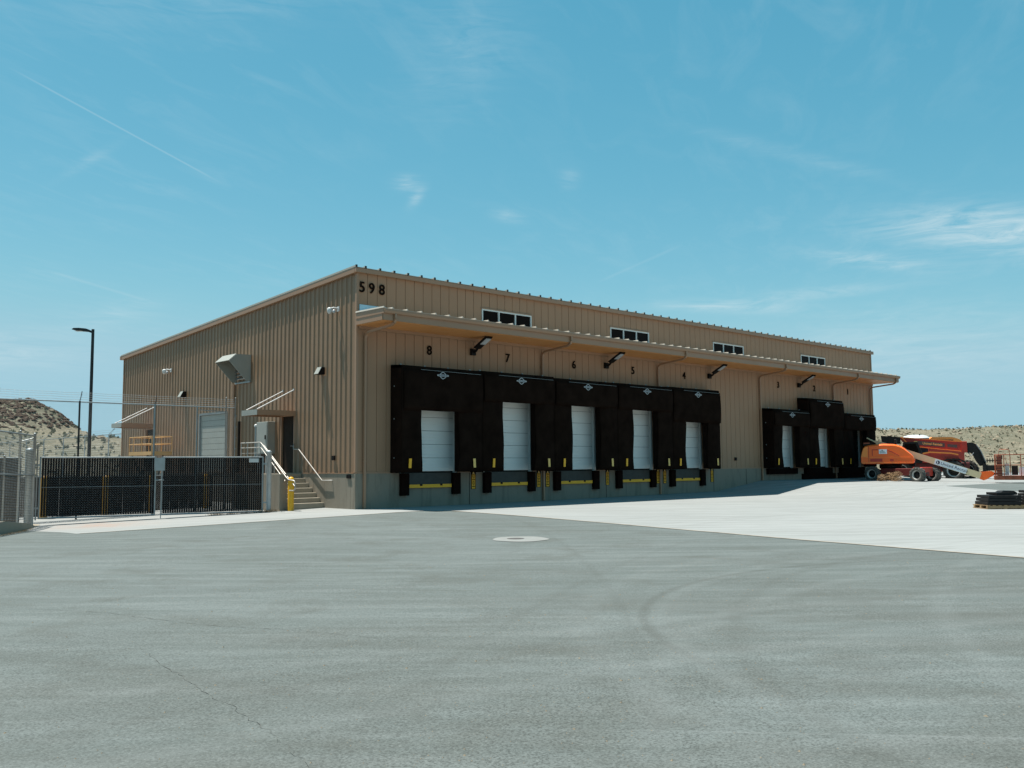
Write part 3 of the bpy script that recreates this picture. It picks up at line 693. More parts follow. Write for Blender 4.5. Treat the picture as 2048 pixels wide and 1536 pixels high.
# dock shelters
def shelter(k, ztop_, zhead, xl, xr, lab):
    c = CX[k]; T = thing('dock_shelter', lab, 'dock shelter', (c, 0, 0), 0, 'black dock shelters along the front wall')
    L, Rr = xl-c, xr-c; d = .70; ol, orr = -.87, .87
    # left side: frame box and front curtain bulging inwards
    for sgn, a, b in ((-1, L, ol), (1, Rr, orr)):
        m = MB(); s_ = min(a, b); e_ = max(a, b)
        m.box(min(a, a-sgn*.06), max(a, a-sgn*.06), -d+.03, -.031, .0, ztop_); m.build('side_frame', 'shelter_fabric', T)
        # curtain with soft bellying folds
        nx, nz = 10, 18; vs = []
        for j in range(nz+1):
            tz = j/nz; z = .02+(ztop_-.05)*tz
            for i in range(nx+1):
                tx = i/nx
                inner = b-sgn*.02*(math.sin(tz*3.1)*.5)+(-sgn)*(.10*max(0, 1-tz*6))*(1 if sgn > 0 else .3)
                xx = a+(inner-a)*tx
                yy = -d-.03*math.sin(tz*9+i*.5+k)*tx-.05*math.sin(math.pi*tx)+.012*noise.noise(Vector((xx*2+k*7, 0, z*2)))
                vs.append((xx, yy, z))
        fs = [(j*(nx+1)+i, j*(nx+1)+i+1, (j+1)*(nx+1)+i+1, (j+1)*(nx+1)+i) for j in range(nz) for i in range(nx)]
        cu = MB().add(vs, fs, True).build('side_curtain', 'shelter_fabric', T)
        sm = cu.modifiers.new('solid', 'SOLIDIFY'); sm.thickness = .03
        # return of the inner pad back to the wall
        m = MB(); m.box(min(b, b+sgn*.16), max(b, b+sgn*.16), -d+.04, -.4, .02, zhead+.3); m.build('foam_pad', 'shelter_fabric', T)
        # guide stripe
        st = MB(); xx = sgn*(1.44 if sgn < 0 else 1.52); tl = .02*sgn
        st.hexa([(xx-.055, -d-.10, .17), (xx+.055, -d-.10, .17), (xx+.055, -d-.085, .17), (xx-.055, -d-.085, .17)],
                [(xx-.055-tl, -d-.10, .50), (xx+.055-tl, -d-.10, .50), (xx+.055-tl, -d-.085, .50), (xx-.055-tl, -d-.085, .50)])
        st.build('guide_stripe', 'safety_yellow' if sgn < 0 else 'faded_yellow', T)
    # head frame and head curtain
    m = MB(); m.hexa([(L, -d+.02, ztop_-.10), (Rr, -d+.02, ztop_-.10), (Rr, -.031, ztop_-.06), (L, -.031, ztop_-.06)], [(L, -d+.02, ztop_), (Rr, -d+.02, ztop_), (Rr, -.031, ztop_+.05), (L, -.031, ztop_+.05)])
    m.build('head_frame', 'shelter_trim', T)
    nx, nz = 16, 8; vs = []
    for j in range(nz+1):
        tz = j/nz
        for i in range(nx+1):
            tx = i/nx; xx = L+.04+(Rr-L-.08)*tx; z = zhead+(ztop_-.12-zhead)*tz - .018*math.sin(tx*math.pi)*(1-tz)
            yy = -d-.075-.03*math.sin(tx*11+k)*(1-tz)-.05*math.sin(math.pi*tz)*.6
            vs.append((xx, yy, z))
    fs = [(j*(nx+1)+i, j*(nx+1)+i+1, (j+1)*(nx+1)+i+1, (j+1)*(nx+1)+i) for j in range(nz) for i in range(nx)]
    cu = MB().add(vs, fs, True).build('head_curtain', 'shelter_fabric', T)
    sm = cu.modifiers.new('solid', 'SOLIDIFY'); sm.thickness = .03
    # thin pale strip along the top of the head curtain
    MB().bar((L+.75, -d-.112, ztop_-.13), (Rr-.15, -d-.112, ztop_-.15), .008, .008).build('edge_strip', 'galv', T)
    for bx in (L+.25, L+.25+(Rr-L-.5)/3, L+.25+2*(Rr-L-.5)/3, Rr-.25):
        MB().box(bx-.03, bx+.03, -.30, -.24, ztop_+.03, ztop_+.085).build('bracket', 'galv', T)
    for bz in (ztop_-.75, ztop_-1.9, .5):
        MB().box(L-.018, L, -.28, -.24, bz, bz+.05).build('bracket', 'galv', T)
    # round emblem with a bar across it
    zc = ztop_-.29; yl = -d-.128
    em = MB(); N_ = 24
    pts_o = [(0, .165), (.10, .115), (.17, .05), (.17, -.05), (.10, -.115), (0, -.165), (-.10, -.115), (-.17, -.05), (-.17, .05), (-.10, .115)]
    vs = [(x_, yl, zc+z_) for x_, z_ in pts_o]+[(x_*.78, yl, zc+z_*.78) for x_, z_ in pts_o]; n_ = len(pts_o)
    vs += [(v_[0], yl+.012, v_[2]) for v_ in vs]
    em.add(vs, [(i, (i+1) % n_, n_+(i+1) % n_, n_+i) for i in range(n_)]+[(i, (i+1) % n_, 2*n_+(i+1) % n_, 2*n_+i) for i in range(n_)])
    em.box(-.235, .235, yl-.006, yl+.006, zc-.045, zc+.045); em.box(-.31, -.25, yl-.004, yl+.006, zc-.03, zc+.03); em.box(.25, .31, yl-.004, yl+.006, zc-.03, zc+.03)
    em.xf(Matrix.Translation((0, 0, zc)) @ Matrix.Diagonal((.84, 1, .84, 1)) @ Matrix.Translation((0, 0, -zc)))
    lg = em.build('emblem', 'logo_white', T)
    for q in range(7):
        xq = (-.19+.063*q)*.84
        MB().box(xq-.018, xq+.012, yl-.010, yl-.0065, zc-.022, zc+.024-(q % 2)*.012).build('letter_mark', 'decal_blue', lg)
    return T
words = {8: 'far left one, number 8', 7: 'second from the left, number 7', 6: 'number 6', 5: 'number 5', 4: 'number 4', 3: 'number 3', 2: 'number 2', 1: 'number 1'}
SH = {8: (3.77, 2.21, 1.42, 5.12), 7: (3.79, 2.66, 5.125, 8.97), 6: (3.75, 2.66, 8.975, 12.83), 5: (3.76, 2.63, 12.835, 16.68), 4: (3.79, 2.20, 16.685, 20.42), 3: (3.10, 2.22, 25.2, 28.82), 2: (3.80, 2.17, 28.825, 32.63), 1: (3.11, 2.15, 32.635, 36.55)}
lab = {8: 'black dock shelter under the number 8, leftmost of the row, with a low door opening',
       7: 'black dock shelter under the number 7 with a tall white door opening', 6: 'black dock shelter below the number 6, middle of the left five',
       5: 'black dock shelter below the number 5, just right of the second floodlight', 4: 'black dock shelter below the number 4, right end of the left five',
       3: 'lower black dock shelter below the number 3, beside the downspout', 2: 'taller black dock shelter under the number 2 between two lower ones',
       1: 'black dock shelter under the number 1 at the far right, partly behind the orange lift'}
for k in SH: shelter(k, *SH[k], lab[k])

# caution signs on the concrete between docks
sg0 = None
def caution(x, lb):
    T = thing('caution_sign', lb, 'sign', (x, -.034, -.30), 0, 'vertical yellow caution signs between the docks')
    MB().box(-.115, .115, -.012, 0, -.34, .34).build('sign_plate', 'sign_black', T)
    MB().box(-.085, .085, -.0155, -.0125, -.325, .20).build('sign_face', 'safety_yellow', T)
    tri = MB(); tri.prism([(-.06, .225), (.06, .225), (0, .32)], -.0155, -.0125); tri.build('warning_triangle', 'faded_yellow', T)
    for i, w_ in enumerate((.13, .10, .13, .09, .12, .08, .12)):
        zz = .15-.066*i
        MB().box(-w_/2, -.006, -.0185, -.016, zz-.022, zz+.018).build('printed_mark', 'sign_black', T)
        MB().box(.012, w_/2, -.0185, -.016, zz-.022, zz+.018).build('printed_mark', 'sign_black', T)
for x, lb in ((5.24, 'leftmost yellow caution sign, alone between the two leftmost docks'), (8.70, 'yellow caution sign just left of the downspout foot between docks seven and six'),
              (9.21, 'yellow caution sign just right of the downspout foot between docks seven and six'), (12.88, 'lone yellow caution sign in the middle, between docks six and five'),
              (16.38, 'left sign of the caution pair beside dock five'), (16.88, 'right sign of the caution pair beside dock four'), (20.60, 'caution sign at the right end of the five docks beside bare concrete')):
    caution(x, lb)

# floodlights
def flood(x, lb):
    T = thing('floodlight', lb, 'floodlight', (x, 0, 4.56), 0, 'black floodlights under the canopy')
    MB().box(-.11, .11, -.12, -.02, -.12, .12).build('wall_box', 'black_paint', T)
    mb = MB(); mb.tube([(0, -.12, 0), (0, -.24, .03), (0, -.34, .12)], .045, 8); mb.build('arm', 'black_paint', T)
    M_ = Matrix.Translation((0, -.34, .10)) @ Matrix.Rotation(R(-27), 4, 'X')
    hd = MB(); hd.prism([(-.13, 0), (.13, 0), (.18, .06), (.18, .07), (-.18, .07), (-.18, .06)], -.78, .0); hd.xf(M_); hd.build('lamp_head', 'black_paint', T, bevel=.012)
    le = MB().box(-.125, .125, -.72, -.32, -.012, -.001); le.xf(M_); le.build('lens', 'lens', T)
for x, lb in ((5.22, 'leftmost black floodlight, under the canopy near the 598 corner'), (12.9, 'second black floodlight from the left, in the middle of the five docks'),
              (20.57, 'third black floodlight, at the right end of the five left docks'), (29.0, 'rightmost black floodlight, above the group of three docks')): flood(x, lb)
tag(MB().box(22.60, 22.74, -.08, -.02, .40, .56).build('outlet_box', 'black_paint'), 'small black outlet box on the tan wall between docks 4 and 3', 'outlet box')

# ------------------------------------------------------------------ gable-end fittings
def gdoor(y0, y1, z1, nm='side_door'):
    fr = MB(); fr.box(-.05, .05, y0-.03, y0+.03, 0, z1+.03); fr.box(-.05, .05, y1-.03, y1+.03, 0, z1+.03); fr.box(-.05, .05, y0+.03, y1-.03, z1-.02, z1+.03)
    d = fr.build(nm, 'tan_trim', WH)
    MB().box(.03, .08, y0+.03, y1-.03, .0, z1-.02).build('door_leaf', 'door_dark', d)
    MB().tube([(.03, y0+.12, 1.02), (-.04, y0+.12, 1.02), (-.04, y0+.24, 1.02)], .014, 6).build('handle', 'galv', d)
    MB().box(.018, .029, y0+.14, y0+.26, 1.15, 1.85).build('vision_panel', 'glass_dark', d)
gdoor(4.08, 5.05, 2.16); gdoor(17.26, 18.19, 2.09)
rd = MB(); rd.box(-.06, .04, 9.56, 9.64, 0, 2.56); rd.box(-.06, .04, 12.2, 12.28, 0, 2.56); rd.box(-.06, .04, 9.64, 12.2, 2.50, 2.58)
rd = rd.build('roller_door', 'galv', WH)
for i in range(10):
    MB().box(.02, .045, 9.64, 12.2, .01+i*.249, .01+i*.249+.238).build('door_slat', 'cabinet_grey', rd)
def awning(y0, y1, lb):
    T = thing('door_awning', lb, 'awning', (0, 0, 0), 0, 'flat metal awnings over the gable doors')
    z0, z1 = 2.13, 2.31; X = -1.60
    MB().box(X, -.04, y0, y1, z0+.10, z1-.01).build('deck', 'tan_trim', T)
    MB().box(X-.02, X-.001, y0-.02, y1+.02, z0, z1+.02).build('front_fascia', 'cabinet_grey', T)
    MB().box(X, -.04, y0-.02, y0-.001, z0, z1+.015).build('side_fascia', 'tan_trim', T)
    MB().box(X, -.04, y1+.001, y1+.02, z0, z1+.015).build('side_fascia', 'tan_trim', T)
    for y in (y0+.1, y1-.22):
        MB().tube([(X+.05, y, z1+.03), (-.03, y+.05, 3.12)], .022, 8).build('tie_rod', 'white_plastic', T)
        MB().box(-.05, -.0385, y, y+.10, 3.07, 3.17).build('wall_bracket', 'galv', T)
awning(4.0, 5.14, 'tan flat awning hung on two rods over the dark door by the stairs')
awning(17.15, 18.35, 'tan flat awning over the farther door, at the left end of the gable')
# exhaust hood
T = thing('exhaust_hood', 'grey sheet-metal exhaust hood jutting from the ribbed gable wall', 'vent hood')
y0, y1, zb, zt = 7.60, 8.80, 3.70, 4.76
side = [(-.04, zb), (-.04, zt), (-.66, 4.755), (-.98, 4.47), (-.24, zb)]
mb = MB()
for yy in (y0, y1): mb.add([(a, yy, b) for a, b in side], [(0, 1, 2, 3, 4)])
for (a, b) in ((1, 2), (2, 3)):
    p_, q_ = side[a], side[b]; mb.add([(p_[0], y0, p_[1]), (p_[0], y1, p_[1]), (q_[0], y1, q_[1]), (q_[0], y0, q_[1])], [(0, 1, 2, 3)])
o = mb.build('hood_shell', 'cabinet_grey', T); so = o.modifiers.new('s', 'SOLIDIFY'); so.thickness = .02
MB().box(-.10, -.04, y0-.05, y1+.05, zb-.06, zb).build('sill_flange', 'galv', T)
mb = MB()
for i in range(6): mb.hexa([(-.10, y0+.03, zb+.1+i*.15), (-.10, y1-.03, zb+.1+i*.15), (-.06, y1-.03, zb+.12+i*.15), (-.06, y0+.03, zb+.12+i*.15)], [(-.13, y0+.03, zb+.13+i*.15), (-.13, y1-.03, zb+.13+i*.15), (-.05, y1-.03, zb+.2+i*.15), (-.05, y0+.03, zb+.2+i*.15)])
mb.build('louvre', 'galv', T)
tag(MB().tube([(-.09, 8.93, 3.66), (-.09, 8.93, 0.1)], .05, 8).build('drain_pipe', 'tan_trim'), 'tan vertical pipe running down the gable wall under the exhaust hood', 'pipe')
tag(MB().tube([(-.09, 8.40, 2.1), (-.09, 8.40, 0.0)], .06, 8).build('conduit_pipe', 'door_dark'), 'dark conduit pipe on the gable wall left of the grey cabinet', 'pipe')
def wallpack(y, z, lb):
    T = thing('wall_light', lb, 'wall light', (0, y, z), 0, 'wedge wall lights on the gable')
    mb = MB(); mb.prism([(-.04, .14), (-.16, .14), (-.30, -.10), (-.26, -.12), (-.04, -.12)], -.15, .15); mb.build('housing', 'black_paint', T, bevel=.006)
    mb = MB(); mb.hexa([(-.315, -.14, -.105), (-.315, .14, -.105), (-.30, .14, -.115), (-.30, -.14, -.115)], [(-.175, -.14, .145), (-.175, .14, .145), (-.155, .14, .145), (-.155, -.14, .145)]); mb.build('cover', 'cabinet_grey', T)
wallpack(2.12, 3.66, 'grey wedge wall light on the gable near the building corner')
wallpack(13.85, 3.52, 'grey wedge wall light farther left on the gable wall')
def dome(y, z, lb):
    T = thing('security_camera', lb, 'camera', (-.012, y, z), 0, 'white dome cameras on the gable'); T.scale = (.74, .74, .74)
    MB().box(-.07, -.04, -.10, .10, -.12, .12).build('mount_plate', 'white_plastic', T)
    MB().tube([(-.07, 0, .02), (-.28, .05, .05), (-.34, .22, .03)], .035, 8).build('arm', 'white_plastic', T)
    MB().lathe((-.36, .26, -.12), [(.0, -.13), (.08, -.10), (.12, -.03), (.13, .05), (.13, .14), (.08, .19), (0, .20)], 14).build('dome', 'white_plastic', T)
    MB().lathe((-.30, -.02, -.14), [(.0, -.09), (.06, -.06), (.08, 0), (.05, .08), (0, .09)], 12).build('side_dome', 'lens', T)
dome(1.10, 5.80, 'white dome security camera near the top corner of the gable')
dome(15.4, 4.75, 'white dome security camera on the far left part of the gable')
T = thing('electrical_cabinet', 'grey electrical cabinet on the gable wall behind the stair landing', 'cabinet')
MB().box(-.36, -.04, 5.52, 6.40, .75, 1.98).build('housing', 'cabinet_grey', T, bevel=.01)
MB().box(-.375, -.361, 5.56, 6.36, .80, 1.94).build('cabinet_door', 'cabinet_grey', T)
MB().box(-.40, -.376, 5.62, 5.68, 1.30, 1.46).build('latch', 'black_paint', T)
MB().tube([(-.30, 6.55, 1.80), (-.30, 6.55, .6)], .05, 8).build('conduit', 'galv', T)
MB().lathe((-.30, 6.55, 1.8), [(.07, 0), (.08, .06), (.05, .11), (0, .12)], 10).build('conduit_cap', 'white_plastic', T)
MB().box(-.34, -.06, 5.60, 5.68, -.0, .75).build('support_leg', 'galv', T)
MB().box(-.34, -.06, 6.24, 6.32, -.0, .75).build('support_leg', 'galv', T)
tag(MB().box(-.10, -.0385, 1.22, 1.38, .46, .62).build('outlet_cover', 'black_paint'), 'small black outlet cover low on the ribbed wall near the corner', 'outlet box')
tag(MB().box(-.07, -.033, .22, .46, -.17, -.04).build('vent_grille', 'black_paint'), 'small black vent grille in the concrete base at the corner', 'vent')

# ------------------------------------------------------------------ stairs
T = thing('concrete_stairs', 'concrete stairs with seven steps climbing to the dark side door', 'stairs')
n = 7; zg = -1.20; rise = (0-zg)/n
for i in range(n):
    yb = 1.93+.262*i; z1 = zg+rise*(i+1)
    ye = 5.25 if i == n-1 else 1.93+.262*(i+1)
    MB().box(-1.53, -.034, yb, ye+.02, -1.7, z1-.001*i).build('step', 'concrete_step', T, bevel=.015)
MB().box(-1.82, -1.531, 1.88, 5.27, -1.8, .0).build('cheek_wall', 'concrete_wall', T, bevel=.01)
ra = MB(); X = -1.66
def rp(*p): return [(X, y, z) for y, z in p]
top = rp((5.07, 1.12), (3.62, 1.12), (3.52, 1.08), (1.72, -.12), (1.55, -.20), (1.20, -.22), (1.12, -.32), (1.12, -.50), (1.22, -.56), (1.5, -.56))
ra.tube(top, .021, 8)
T2 = thing('stair_railing', 'pale steel railing on the outer side of the stairs and landing', 'railing')
ra.build('top_rail', 'steel_rail', T2)
MB().tube(rp((5.07, .94), (3.60, .94), (3.5, .90), (1.80, -.24)), .018, 8).build('mid_rail', 'steel_rail', T2)
MB().tube([(X+.12, 3.6, 1.02), (X+.12, 3.5, .97), (X+.12, 1.35, -.42)], .019, 8).build('hand_rail', 'steel_rail', T2)
for z in (.74, .54, .34, .16): MB().tube(rp((5.07, z), (3.55, z)), .010, 6).build('lower_rail', 'steel_rail', T2)
for y, zt_ in ((5.05, 1.12), (4.55, 1.12), (3.85, 1.12), (3.60, 1.12), (2.55, .42), (1.95, .02)):
    MB().tube(rp((y, -.02 if y > 1.9 else -.3), (y, zt_)), .019, 8).build('post', 'steel_rail', T2)
T3 = thing('wall_handrail', 'thin pale handrail bent along the gable wall beside the stairs', 'handrail')
MB().tube([(-.06, 4.05, 1.10), (-.10, 4.02, 1.0), (-.10, 4.0, .90), (-.10, 3.86, .885), (-.10, 3.62, .88), (-.10, 1.98, -.25), (-.10, 1.42, -.245), (-.035, 1.40, -.245)], .020, 8).build('rail', 'steel_rail', T3)
for y, z in ((3.1, .52), (2.5, .11)): MB().tube([(-.10, y, z), (-.036, y, z-.04)], .010, 6).build('bracket', 'steel_rail', T3)
def bollard(x, y, z0, h, r_, lb, grp=None, m='bollard_yellow'):
    prof = [(r_, 0), (r_, h-r_*.9)]+[(r_*math.cos(a), h-r_*.9+r_*.9*math.sin(a)) for a in [R(q) for q in (20, 40, 60, 78)]]+[(0, h)]
    o = MB().lathe((0, 0, 0), prof, 20).build('bollard', m); o.location = (x, y, z0); tag(o, lb, 'bollard', grp); return o
bollard(-1.545, 1.60, g(-1.5, 1.6)-.01, 1.17, .104, 'bright yellow bollard at the foot of the concrete stairs')

# ------------------------------------------------------------------ fences and gates
def chain(mb, A, B, z0, z1, p=.072, r_=.0034, z0b=None):
    A, B = Vector(A), Vector(B); d = B-A; L = d.length; t = d/L; nn = Vector((-t.y, t.x))
    z0b = z0 if z0b is None else z0b
    n = int(L/p)
    for i in range(n+1):
        s = (i+.5)*p
        if s+p/2 > L+.02: break
        zb = z0+(z0b-z0)*s/L
        m = int((z1-zb)/(p/2)); pts = []
        for j in range(m+1):
            q = A+t*(s+(p/2 if (j+i*0) % 2 else -p/2)); pts.append((q.x, q.y, zb+j*p/2))
        vs = []
        for (x, y, z) in pts:
            vs += [(x+t.x*r_, y+t.y*r_, z+r_*.4), (x-t.x*r_*.7+nn.x*r_, y-t.y*r_*.7+nn.y*r_, z), (x-t.x*r_*.7-nn.x*r_, y-t.y*r_*.7-nn.y*r_, z)]
        fs = []
        for j in range(len(pts)-1):
            a = j*3; fs += [(a, a+1, a+4, a+3), (a+1, a+2, a+5, a+4), (a+2, a, a+3, a+5)]
        mb.add(vs, fs)
    return mb
def pole(name, x, y, z0, z1, r_, m, par=None, dome_=True):
    mb = MB(); prof = [(r_, 0), (r_, z1-z0)]
    if dome_: prof += [(r_*1.1, z1-z0), (r_*.95, z1-z0+r_*.5), (r_*.5, z1-z0+r_*.85), (0, z1-z0+r_*.95)]
    mb.lathe((x, y, z0), prof, 14); return mb.build(name, m, par)
GL, GM, GR = Vector((-9.10, 3.42)), Vector((-5.69, 2.66)), Vector((-2.33, 1.92))
gd = (GR-GL).normalized(); gz0, gz1 = -1.25, .575
def leaf(a, b, lb, hinge):
    T = thing('gate_leaf', lb, 'gate', (0, 0, 0), 0, 'two leaves of the slatted chain-link gate')
    A = a+gd*.10; B = b-gd*.10
    def p3(v, z, o_=0.): return (v.x-gd.y*o_, v.y+gd.x*o_, z)
    fr = MB(); fr.tube([p3(A, gz0), p3(B, gz0)], .024, 8); fr.tube([p3(A, gz1), p3(B, gz1)], .022, 8)
    fr.build('frame_rail', 'galv', T)
    for v in (A, B): MB().tube([p3(v, gz0-.02), p3(v, gz1+.02)], .026, 8).build('frame_post', 'galv', T)
    MB().tube([p3(A, -.33), p3(B, -.33)], .006, 5).build('truss_wire', 'galv', T)
    chain(MB(), A, B, gz0+.02, gz1+.03).build('chain_mesh', 'galv_wire', T, kind='stuff')
    sl = MB(); L = (B-A).length; n_ = int(L/.072)
    for i in range(n_):
        s = (i+.5)*.072+.036; q = A+gd*s; h = .0328
        jit = random.uniform(-.003, .003)
        sl.hexa([p3(q-gd*h, gz0+.04+jit, .004), p3(q+gd*h, gz0+.04+jit, .004), p3(q+gd*h, gz0+.04+jit, .009), p3(q-gd*h, gz0+.04+jit, .009)],
                [p3(q-gd*h, gz1-.02+jit, .004), p3(q+gd*h, gz1-.02+jit, .004), p3(q+gd*h, gz1-.02+jit, .009), p3(q-gd*h, gz1-.02+jit, .009)])
    sl.build('privacy_slats', 'slat_black', T, kind='stuff')
    for z in (-.95, .35):
        v = A if hinge == 'a' else B; w2 = v+gd*(-.16 if hinge == 'a' else .16)
        MB().bar(p3(v, z), p3(w2, z), .03, .05).build('hinge', 'galv', T)
    return T
LA = leaf(GL, GM, 'left leaf of the chain-link gate with black slats', 'a')
LB = leaf(GM, GR, 'right leaf of the chain-link gate with black slats, hung by the stairs', 'b')
q = GM-gd*.09
mb = MB()
for dzz in (0.0, ): mb.box(GM.x-.17, GM.x+.17, GM.y-.07, GM.y-.055, .15, .56)
mb.build('latch_plate', 'galv', LB); 
MB().tube([(GM.x+.07, GM.y-.06, .1), (GM.x+.07, GM.y-.06, g(GM.x, GM.y)+.01)], .014, 6).build('drop_rod', 'galv', LB)
MB().tube([(GM.x-.12, GM.y-.05, -.15), (GM.x+.13, GM.y-.1, -.15)], .018, 6).build('latch_fork', 'galv', LB)
sg = MB().box(GR.x-.62, GR.x-.28, GR.y+.03, GR.y+.045, .40, .53).build('gate_sign', 'white_plastic'); sg.location = (0, 0, 0); tag(sg, 'small pale plate wired to the top right corner of the slatted gate', 'sign')
sg.data.transform(Matrix.Translation((0, -.06, 0)))
o = pole('gate_post', -2.215, 1.90, g(-2.2, 1.9)-.05, .73, .084, 'galv_post'); tag(o, 'thick galvanised gate post beside the concrete stair wall', 'gate post')
o = pole('gate_post', -9.34, 3.30, -1.5, .77, .10, 'galv_post'); tag(o, 'thick galvanised gate post behind the near chain-link fence', 'gate post')
# bollards seen through the slats
for (x, lb) in ((-7.93, 'yellow bollard seen through the slats at the left end of the gate'), (-5.92, 'yellow bollard seen through the middle of the left gate leaf'),
             (-4.31, 'yellow bollard seen through the slats just left of the gate latch'), (-2.29, 'yellow bollard seen through the right gate leaf')):
    bollard(x, 6.6, -1.42, 1.42, .115, lb, 'yellow bollards behind the slatted gate')
T = thing('low_screen', 'low dark slatted screen behind the bollards, seen through the gate', 'fence')
sl = MB(); n_ = int(8.6/.072)
for i in range(n_):
    x = -10.2+.072*i; sl.box(x-.034, x+.034, 7.40, 7.406, -1.40, -.05)
sl.build('privacy_slats', 'slat_black', T, kind='stuff')
MB().tube([(-10.24, 7.39, -.04), (-1.65, 7.39, -.04)], .018, 6).build('top_rail', 'galv', T)
for x in (-10.2, -7.4, -4.5, -1.7): MB().tube([(x, 7.43, -1.5), (x, 7.43, .0)], .028, 8).build('post', 'galv', T)

# near fence on the left, running towards the camera
T = thing('near_fence', 'chain-link fence at the left edge, running towards the camera', 'fence')
NA, NB, NC = Vector((-9.27, 3.10)), Vector((-11.07, -.29)), Vector((-12.6, -3.2))
kz = [(-9.27, 3.10, -1.44), (-9.9, 1.92, -1.27), (-10.95, -.07, -1.10), (-12.6, -3.2, -1.02)]
for (a, b) in ((NA, NC),): 
    MB().tube([(a.x, a.y, 1.22), (b.x, b.y, 1.22)], .021, 8).build('top_rail', 'galv', T)
    MB().tube([(a.x, a.y, .05), (b.x, b.y, .16)], .019, 8).build('mid_rail', 'galv', T)
    MB().tube([(NA.x-.33, NA.y+.06, 1.06), (NA.x, NA.y, 1.16)], .016, 6).build('brace_rail', 'galv', T)
    chain(MB(), a, b, -1.38, 1.24, .072, .0024, -1.0).build('chain_mesh', 'galv_wire', T, kind='stuff')
for (x, y, z0, zt_, r_) in ((-9.27, 3.10, -1.5, 1.27, .04), (-10.03, 1.75, -1.3, 1.30, .032), (-11.6, -1.3, -1.1, 1.27, .032)):
    pole('post', x, y, z0, zt_, r_, 'galv', T)
pole('hinge_pole', -9.12, 3.30, -1.3, .98, .022, 'galv', T)
# slatted fence behind it
T = thing('slatted_fence', 'black slatted fence seen behind the near chain-link at the left edge', 'fence')
A = Vector((-9.5, 3.5)); B = Vector((-13.4, 4.3)); dd = (B-A).normalized(); sl = MB()
for i in range(54):
    q = A+dd*(.04+.072*i); sl.box(q.x-.0352, q.x+.0352, q.y-.003, q.y+.003, -1.35, .55)
sl.build('privacy_slats', 'slat_black', T, kind='stuff')
chain(MB(), A, B, -1.38, .58).build('chain_mesh', 'galv_wire', T, kind='stuff')
MB().tube([(A.x, A.y, .57), (B.x, B.y, .57)], .02, 8).build('top_rail', 'galv', T)
pole('post', -9.95, 3.56, -1.5, .62, .03, 'galv', T)
# kerb under the near fence
mb = MB(); 
offv = Vector((.88, -.47)).normalized()*.16
P_ = [(-9.0, 3.75, -1.43)]+kz+[(-14.5, -6.8, -1.02), (-20, -16, -1.05)]
vs = []
for (x, y, z) in P_:
    gz = g(x, y)-.05
    vs += [(x+offv.x, y+offv.y, gz), (x+offv.x*.9, y+offv.y*.9, z-.02), (x-offv.x*.4, y-offv.y*.4, z), (x-6, y+2.6, z+.02)]
fs = [(i*4+k, i*4+k+1, (i+1)*4+k+1, (i+1)*4+k) for i in range(len(P_)-1) for k in range(3)]
struct(mb.add(vs, fs).build('kerb', 'concrete_step'))
# tall fence with barbed wire
T = thing('barbed_fence', 'tall chain-link fence with barbed wire crossing in front of the gable', 'fence')
FY = 5.1; fx0, fx1 = -15.5, -1.90; ft = 2.42
MB().tube([(fx0, FY, ft), (fx1, FY, ft)], .021, 8).build('top_rail', 'galv', T)
chain(MB(), (fx0, FY), (fx1, FY), -1.35, ft).build('chain_mesh', 'galv_wire', T, kind='stuff')
bw = MB()
for dzz, dy in ((.08, .03), (.16, .07), (.24, .11), (.31, .15)):
    pts = [(fx0+(fx1-fx0)*i/30, FY+dy, ft+dzz+.008*math.sin(i*2.1)) for i in range(31)]
    bw.tube(pts, .0045, 4, False)
    for i in range(100):
        x = fx0+(fx1-fx0)*(i+.5)/100; bw.bar((x, FY+dy-.02, ft+dzz-.02), (x+.004, FY+dy+.02, ft+dzz+.02), .004)
bw.build('barbed_wire', 'galv', T, kind='stuff')
for x in (-12.3, -9.85, -7.38, -4.89, -2.26, -1.90):
    pole('post', x, FY, -1.5, ft+.03 if x < -3 else ft+.36, .030 if x < -3 else .026, 'galv' if x > -7.2 else 'lamp_black', T, x > -3)
    if x < -3: MB().tube([(x, FY, ft+.02), (x+.05, FY+.06, ft+.16), (x+.11, FY+.15, ft+.36)], .014, 6).build('barb_arm', 'lamp_black', T)
MB().tube([(-3.32, FY-.02, 2.30), (-2.30, FY-.02, 2.26)], .016, 6).build('gate_rail', 'galv', T)
MB().tube([(-3.32, FY-.02, 2.12), (-2.34, FY-.02, 2.26)], .010, 6).build('brace_rod', 'galv', T)
MB().tube([(-3.36, FY, -1.4), (-3.36, FY, 2.42)], .026, 8).build('gate_upright', 'galv', T)
for i in range(9):
    MB().box(-1.93, -1.85, FY-.035, FY-.025, -1.1+.4*i, -1.06+.4*i).build('tie_band', 'galv', T)
# far boundary fence behind the building
T = thing('far_fence', 'distant chain-link boundary fence behind the left end of the building', 'fence')
MB().tube([(4.3, 30, 2.40), (4.4, 75, 2.43)], .03, 6).build('top_rail', 'galv', T)
for i in range(10):
    y = 31+4.5*i; MB().tube([(4.33, y, -1.5), (4.33, y, 2.42), (4.33+.35, y, 2.8)], .035, 6).build('post', 'galv', T)
for dzz in (.15, .3): MB().tube([(4.3+dzz, 30, 2.42+dzz), (4.4+dzz, 75, 2.45+dzz)], .008, 4).build('barbed_strand', 'galv', T)
chain(MB(), (4.33, 30), (4.4, 62), -1.4, 2.4, .16, .005).build('chain_mesh', 'galv_wire', T, kind='stuff')

